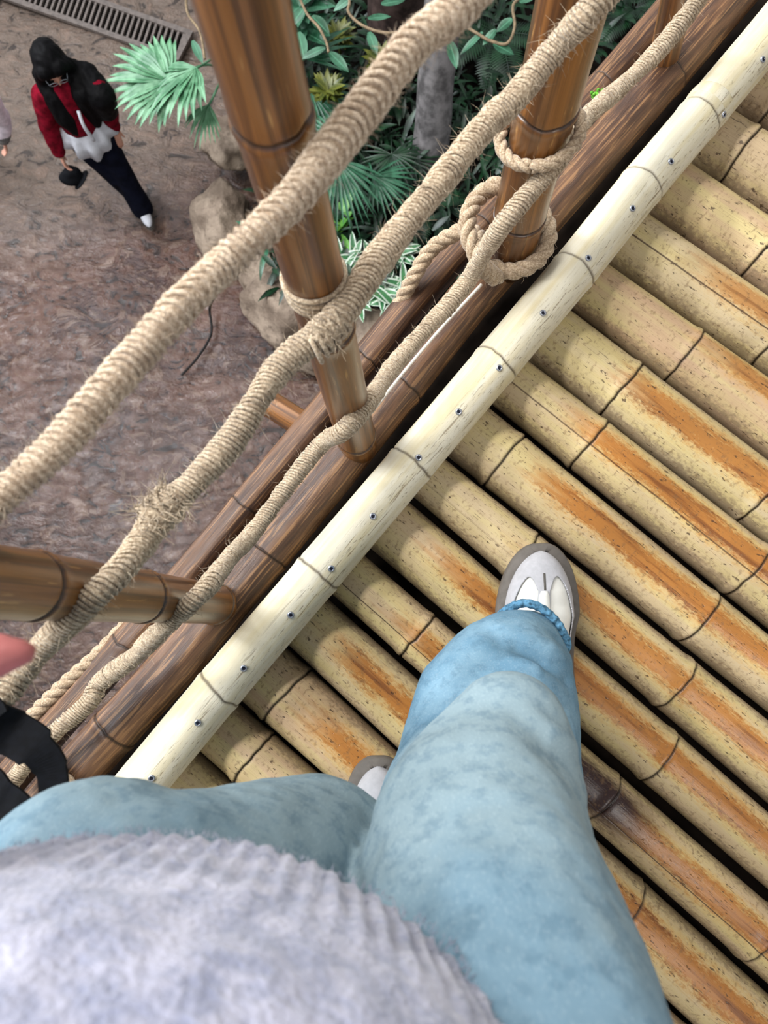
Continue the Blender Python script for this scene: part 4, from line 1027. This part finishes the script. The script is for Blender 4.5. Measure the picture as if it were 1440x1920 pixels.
ankR = toeR - fR * .205 + UP * .09; ankL = toeL - fL * .205 + UP * .09
hipL, hipR = Vector((-.155, -.29, .79)), Vector((.045, -.29, .79)); pel = Vector((-.06, -.30, .84))
kneeL = P(560, 1650, .45); kneeR = RL[2][0]
chest = Vector((-.11, -.31, 1.12)); neck = Vector((-.10, -.27, 1.28)); hd = Vector((-.09, -.215, 1.40))
shL, shR = Vector((-.27, -.29, 1.22)), Vector((.06, -.32, 1.22))
elL, elR = Vector((-.40, -.17, 1.00)), Vector((.20, -.25, 1.00))
tipL = P(84, 1214, .80); haL = tipL + Vector((-.150, -.030, .035)); haR = Vector((.10, -.075, 1.13))
hfw = Vector((.05, .62, -.78)).normalized(); hup = Vector((.0, .78, .62)); hup = (hup - hfw * hup.dot(hfw)).normalized()
mb = MB(); head(mb, hd, hfw, hup)
chain(mb, [(hd - hup * .06, .05), (neck, .052), (chest + Vector((0, 0, .06)), .095), (chest - Vector((0, 0, .12)), .10), (pel, .115)])
for s, e, h, hip, kn, an in ((shL, elL, haL, hipL, kneeL, ankL), (shR, elR, haR, hipR, kneeR, ankR)):
    chain(mb, [(neck.lerp(s, .5) - UP * .03, .05), (s, .052), (e, .040), (h, .027)])
    shin = [(FL[6][0], .05), (FL[4][0], .045), (FL[2][0], .035)] if an is ankR else [(kn.lerp(an, .35), .05)]
    chain(mb, [(pel.lerp(hip, .7), .09), (hip, .085), (kn, .05)] + shin + [ (an, .022), (an + (fR * .06 - UP * .05), .014), (an + (fR * .12 - UP * .06), .012)])
# left hand: index finger reaches into view
dL = (tipL - haL).normalized(); pnL = Vector((0, .2, -1)); 
x = dL.cross(pnL).normalized()
for k in (-1.2, -.4, .4, 1.2): chain(mb, [(haL + x * k * .012, .014), (haL + dL * .045 + x * k * .017, .0135), (haL + dL * .082 + x * k * .0175, .0115)], .35, 10, 7)
chain(mb, [(haL + dL * .082, .0125), (haL + dL * .13, .0118), (tipL - dL * .020, .0108), (tipL - dL * .007, .0072)], .3, 14, 9)
for k, l in ((1, .06), (-1, .055), (2, .045)):
    p = haL + dL * .085 + x * k * .017; q = [(p, .0105)]; dd = dL.copy()
    for j in range(3): dd = (dd * .5 + pnL * .8).normalized(); p = p + dd * l * (.42, .32, .26)[j]; q.append((p, .0095 - .001 * j))
    chain(mb, q, .4, 10, 7)
p = haL + dL * .02 - x * .03; chain(mb, [(p, .014), (p + (dL - x * .6).normalized() * .04, .012), (p + (dL * 1.2 - x * .4).normalized() * .075, .009)], .4, 10, 7)
hand(mb, haR, (Vector((.06, .02, 1.15)) - haR), Vector((-1, 0, 0)), 1.0, .8, 1)
fuse(mb, 'body', M['pinkskin'], pr, .006, 4)
mb = MB(); sphere(mb, hd + hup * .03 - hfw * .025, .115, 24, 16, (.9, 1, 1), Matrix((hfw.cross(hup), hfw, hup)).transposed()); chain(mb, [(hd - hfw * .06, .09), (neck - Vector((0, .07, 0)), .075), (neck - Vector((0, .09, .2)), .06)], .25)
fuse(mb, 'hair', M['hair'], pr, .010, 4)
# jeans
mb = MB(); chain(mb, RL, .09, 30, 20); chain(mb, FL, .09, 30, 20); chain(mb, [FL[-1], (P(904, 1600, .46), .085)], .12, 30, 20)
chain(mb, [RL[-1], (hipR + Vector((.0, -.03, 0)), .115), (pel, .14), (hipL + Vector((0, -.03, 0)), .12)], .2, 22, 14)
LL = [(hipL + Vector((-.02, 0, -.06)), .115), sph(255, 1800, 560, .645), sph(430, 1725, 470, .55), (kneeL, .090), (kneeL.lerp(ankL, .35), .092), (kneeL.lerp(ankL, .8), .098), (ankL + Vector((0, -.02, -.01)), .088)]
chain(mb, LL, .10, 28, 18)
sphere(mb, P(185, 1768, .63), .098, 26, 18)
def wrinkle(co, n):
    d = .0042 * noise.noise(Vector((co.x * 10, co.y * 10, co.z * 7))) + .0020 * noise.noise(Vector((co.x * 24, co.y * 24, co.z * 18))) + .0008 * noise.noise(co * 70)
    if co.z < .34:
        for a, b, wdt, amp in creases:
            c2 = Vector((co.x, co.y)); t = max(0, min(1, (c2 - a).dot(b - a) / (b - a).length_squared)); q = (c2 - a.lerp(b, t)).length
            d += amp * math.exp(-(q / wdt) ** 2) * (1 - .6 * abs(2 * t - 1))
    else:
        for a, b, wdt, amp in folds:
            c2 = Vector((co.x, co.y)); t = max(0, min(1, (c2 - a).dot(b - a) / (b - a).length_squared)); q = (c2 - a.lerp(b, t)).length
            d += amp * math.exp(-(q / wdt) ** 2) * (1 - .6 * abs(2 * t - 1))
    return d
def c2(u, v, z): q = P(u, v, z); return Vector((q.x, q.y))
creases = [(c2(966, 1212, .19), c2(1058, 1268, .18), .010, -.017), (c2(950, 1236, .20), c2(1040, 1262, .19), .012, .013), (c2(985, 1190, .17), c2(1062, 1236, .16), .012, .008),
           (c2(905, 1180, .14), c2(950, 1215, .17), .012, -.007), (c2(850, 1225, .18), c2(930, 1190, .15), .012, .006), (c2(800, 1400, .24), c2(850, 1290, .22), .012, -.006), (c2(775, 1440, .26), c2(815, 1320, .24), .010, .005)]
folds = [(c2(985, 1330, .5), c2(1075, 1400, .48), .007, .006), (c2(975, 1350, .5), c2(1080, 1440, .48), .010, -.005), (c2(1045, 1440, .5), c2(1092, 1560, .48), .010, -.006),
         (c2(760, 1540, .5), c2(830, 1420, .5), .010, -.005), (c2(720, 1600, .52), c2(760, 1500, .5), .009, .004), (c2(330, 1520, .6), c2(600, 1480, .52), .018, -.006), (c2(420, 1640, .6), c2(690, 1620, .5), .02, -.008), (c2(560, 1560, .5), c2(690, 1560, .48), .014, .006)]
fuse(mb, 'jeans', M['denim'], pr, .0052, 9, wrinkle)
# rolled stitched hem of the right leg
mb = MB()
hp_ = [(922, 1176, .10), (934, 1158, .105), (956, 1140, .11), (984, 1131, .112), (1014, 1140, .11), (1038, 1160, .105), (1054, 1184, .10), (1062, 1214, .092), (1030, 1262, .08), (960, 1262, .08), (926, 1212, .09)]
pts, _ = resample(catmull([P(*q) for q in hp_] + [P(*hp_[0])], 10), .0022)
tube(mb, pts, .0062, 10, False, UP, lambda i, ph: 1 + .13 * math.sin(i * 1.3 + 2 * math.cos(ph)) * (.6 + .4 * noise.noise(Vector((i * .1, 0, 0)))))
mb.build('jeans_hem', M['hem'], pr)
# sweater
mb = MB(); n = 420; v, f, uv = [], [], []; prof = []
sc_, sa, sb = Vector((-.14, -.30, 0)), .225, .186
zs = [(.735, .93), (.720, .975), (.718, 1.0), (.723, 1.015), (.732, 1.022)] + [(.74 + .0085 * k, 1.026 + .05 * math.sin(min(1, k / 14) * PI * .5) - .012 * max(0, k - 14) ** 1.0 * .5) for k in range(1, 46)]
for z, q in zs:
    for k in range(n):
        a = 2 * PI * k / n; rib = math.exp(-max(0, (z - .785)) / .012) if z > .785 else 1.0
        r = q * (1 +   .008 * rib * math.sin(a * 118 + 3 * (z - .72) * 10) + .012 * noise.noise(Vector((math.cos(a) * 3, math.sin(a) * 3, z * 9))) + .010 * noise.noise(Vector((math.cos(a) * 16, math.sin(a) * 16, z * 55))))
        lift = .012 * noise.noise(Vector((math.cos(a) * 1.5, math.sin(a) * 1.5, 7))) if z < .80 else 0
        k2 = max(0, (z - .95) / .2); 
        c = sc_ + Vector((.03 * k2, -.015 * k2, 0))
        v.append(c + Vector((sa * r * math.cos(a), sb * r * math.sin(a), z + lift)))
for j in range(len(zs) - 1):
    for k in range(n): k2 = (k + 1) % n; f.append((j * n + k, j * n + k2, (j + 1) * n + k2, (j + 1) * n + k))
mb.add(v, f)
sw = mb.build('sweater', M['knit'], pr)
mb = MB(); chain(mb, [(chest + Vector((-.02, 0, -.02)), .17), (chest + Vector((0, 0, .06)), .14), (neck - UP * .06, .085)], .2)
for s, e, h in ((shL, elL, haL), (shR, elR, haR)): chain(mb, [(chest.lerp(s, .5) + UP * .04, .10), (s, .078), (e, .062), (e.lerp(h, .6), .050), (e.lerp(h, .82), .040)], .2)
fuse(mb, 'sweater_top', M['knit'], pr, .009, 5)
mb = MB(); rf = random.Random(4)     # woolly nap
for _ in range(5200):
    a = rf.uniform(PI, 2 * PI) - PI + rf.uniform(-.4, .4); z = .716 + abs(rf.gauss(0, .07)); k2 = max(0, (z - .95) / .2)
    a = rf.uniform(-.3, PI + .3)
    o = Vector((math.cos(a) / sa, math.sin(a) / sb, 0)).normalized(); p = sc_ + Vector((sa * 1.03 * math.cos(a), sb * 1.03 * math.sin(a), z))
    d = (o + Vector((rf.uniform(-.8, .8), rf.uniform(-.8, .8), rf.uniform(-.8, .4)))).normalized() * rf.uniform(.0018, .0045)
    s1_ = d.cross(Vector((.3, .2, .9))).normalized() * .0004; s2_ = d.cross(s1_).normalized() * .0004
    mb.add([p + s1_, p - s1_ * .5 + s2_, p - s1_ * .5 - s2_, p + d], [(0, 1, 3), (1, 2, 3), (2, 0, 3)])
mb.build('wool_nap', M['knit'], sw)
# trainers
def trainer(toe, fwd, mirror, label):
    L_, x = .275, fwd.cross(UP); n = 72; A = 44
    def width(t):   # t = 0 toe .. 1 heel
        if t < .36: return .0535 * max(0, 1 - (1 - t / .36) ** 2) ** .5
        return .0535 - .0135 * math.sin(min(1, (t - .36) / .3) * PI / 2) if t < .84 else .040 * math.sqrt(max(0, 1 - ((t - .84) / .16) ** 2))
    def curve(t): return mirror * (.010 * math.sin(t * PI) - .004)
    def pt(t, lat, z): return toe - fwd * (t * L_) + x * (lat + curve(t)) + UP * z
    root = empty('shoe'); root.parent = pr; root.location = Vector(toe) - pr.location
    tag(root, label)
    ts = [(k / n) ** 1.5 * .5 if k < n // 2 else None for k in range(n + 1)]
    ts = [.5 * (1 - math.cos(PI * k / n)) for k in range(n + 1)]
    mb = MB(); v, f = [], []; ring = []
    for t in ts: ring.append((t, 1))
    for t in ts[::-1][1:-1]: ring.append((t, -1))
    m = len(ring)
    for h, g in ((.002, .000), (.006, .0075), (.016, .009), (.026, .0085), (.031, .006), (.031, -.012)):
        for t, s in ring:
            tt = min(1, max(0, t)); wv = width(tt) + g; 
            o = -fwd * 0
            e = (-g if tt < .5 else g) * max(0, 1 - width(tt) / .05) ** .5
            v.append(pt(tt, s * max(0.0, wv), h) - fwd * e * 1.0)
    f = [tuple(range(m))] + [(j * m + k, j * m + (k + 1) % m, (j + 1) * m + (k + 1) % m, (j + 1) * m + k) for j in range(5) for k in range(m)] + [tuple(5 * m + k for k in range(m - 1, -1, -1))]
    mb.add(v, f); mb.build('outsole', M['sole'], root)
    def hgt(t): return .031 + .044 * min(1, (t / .22)) ** .55 * (1 if t < .3 else 1 + .75 * min(1, (t - .3) / .4)) if t < .94 else .031 + .044 * 1.75 * (1 - ((t - .94) / .06) ** 2 * .5)
    def up_pt(t, a, off=0.0):   # a in -1..1 across
        wv = max(.001, width(t) - .0062); h = hgt(t) - .030; th = a * PI / 2
        lat = wv * math.sin(th); z = .029 + h * max(0, math.cos(th)) ** .75
        nrm = (x * math.sin(th) + UP * math.cos(th) + fwd * (.8 if t < .12 else .25)).normalized()
        return pt(t * .972 + .022, lat, z) + nrm * off
    def patch(name, mat, cond, off, parent=root, nt=150, na=120, t1=.62):
        mb = MB(); v, f = [], []; W_ = na + 1
        for i in range(nt + 1):
            for j in range(na + 1): v.append(up_pt(t1 * (i / nt) ** 1.25, -1 + 2 * j / na, off))
        for i in range(nt):
            for j in range(na):
                t = t1 * ((i + .5) / nt) ** 1.25; a = -1 + 2 * (j + .5) / na
                if cond(t, a): f.append((i * W_ + j, i * W_ + j + 1, (i + 1) * W_ + j + 1, (i + 1) * W_ + j))
        used = sorted({q for g in f for q in g}); mp = {q: k for k, q in enumerate(used)}
        mb.add([v[q] for q in used], [tuple(mp[q] for q in g) for g in f]); o = mb.build(name, mat, parent)
        if off > 0: sd_ = o.modifiers.new('thickness', 'SOLIDIFY'); sd_.thickness = .0016; sd_.offset = -1
        return o
    patch('upper', M['leather'], lambda t, a: True, 0.0, nt=110, na=60, t1=1.0)
    def front(a):   # t where the white panels begin, per side
        b = abs(a); 
        return .145 + 1.6 * (b - .34) ** 2 if .11 < b else 9
    def grey(t, a):
        b = abs(a); outer = .53 + max(0, (t - .175)) * 1.15
        return t < front(a) or b > outer or b < .11
    patch('mudguard', M['suede'], grey, .0018)
    mb = MB(); pts = [up_pt(t, 0, .0030) for t in (.225, .25, .30, .36, .42, .50)]
    v = []; 
    for i, p in enumerate(pts):
        wv = (.0045, .0075, .0085, .0085, .0085, .0085)[i]
        for (lx, lz) in ((-1, 0), (-.8, .0030), (0, .0042), (.8, .0030), (1, 0)): v.append(p + x * wv * lx + UP * lz)
    mb.add(v, [(i * 5 + j, i * 5 + j + 1, i * 5 + 6 + j, i * 5 + 5 + j) for i in range(5) for j in range(4)] + [(4, 3, 2, 1, 0)])
    mb.build('tongue_strip', M['leather'], root)
    mb = MB(); tube(mb, [up_pt(t, .015, .0022) for t in (.13, .16, .19, .222)], .0022, 8); mb.build('toe_slit', M['thread'], root)
    for s in (-1, 1):
        mb = MB(); zz = []
        for k in range(60):
            t = .20 + .36 * k / 60; zz.append(up_pt(t, s * (.53 + max(0, t - .175) * 1.15 + (.012 if k % 2 else .030)), .0024))
        tube(mb, zz, .00045, 5); mb.build('stitching', M['thread'], root)
    return root
trainer(toeR, fR, -1, 'grey and white trainer with dark rubber sole, fully seen toe')
trainer(toeL, fL, 1, 'grey and white trainer mostly hidden by the left knee')

# --- black bag strap hanging at the photographer's side
zb = .56; bag = empty('shoulder_bag', P(10, 1560, .35)); tag(bag, 'black shoulder bag with a looped webbing strap at the left hip', 'bag')
def ribbon(name, pts, half, thick, parent):
    c = catmull(pts, 8); mb = MB(); v, f = [], []
    for i, (p, h) in enumerate(zip(c, [half[min(len(half) - 1, int(i / len(c) * len(half)))] for i in range(len(c))])):
        t = (c[min(i + 1, len(c) - 1)] - c[max(0, i - 1)]).normalized(); s = t.cross(Vector((0, 0, 1))).normalized(); u_ = s.cross(t)
        v += [p + s * h + u_ * thick, p - s * h + u_ * thick, p - s * h - u_ * thick, p + s * h - u_ * thick]
    for i in range(len(c) - 1):
        for k in range(4): k2 = (k + 1) % 4; f.append((i * 4 + k, i * 4 + k2, i * 4 + 4 + k2, i * 4 + 4 + k))
    mb.add(v, f); return mb.build(name, M['black'], parent, smooth=False)
ribbon('strap', [Vector((-.405, -.17, .945)), Vector((-.43, -.12, .80)), Vector((-.41, -.08, .66)), P(-70, 1345, zb + .02), P(-20, 1358, zb + .01), P(22, 1374, zb), P(66, 1402, zb), P(94, 1438, zb - .005), P(100, 1478, zb - .01), P(92, 1520, zb - .02), P(60, 1560, zb - .04), P(10, 1600, zb - .06), Vector((-.39, -.25, .47))], [.0175, .0175, .0175, .0175, .0175, .0165, .013, .0115, .011, .0115, .012, .014], .0016, bag)
ribbon('strap', [Vector((-.40, -.19, .945)), Vector((-.44, -.16, .78)), Vector((-.42, -.13, .62)), P(-70, 1462, zb - .03), P(0, 1502, zb - .03), P(34, 1530, zb - .03), P(66, 1570, zb - .05), P(40, 1600, zb - .08), Vector((-.37, -.26, .46))], [.016, .016, .016, .016], .0016, bag)
mb = MB()
bc = Vector((-.41, -.27, .40)); sphere(mb, bc, .115, 24, 16, (1.0, .55, 1.0), Matrix.Rotation(.4, 3, 'Z'), lambda p: 1 / max(abs(p.x) ** 4 + abs(p.y) ** 4 + abs(p.z) ** 4, .2) ** .25)
mb.build('pouch', M['black'], bag)
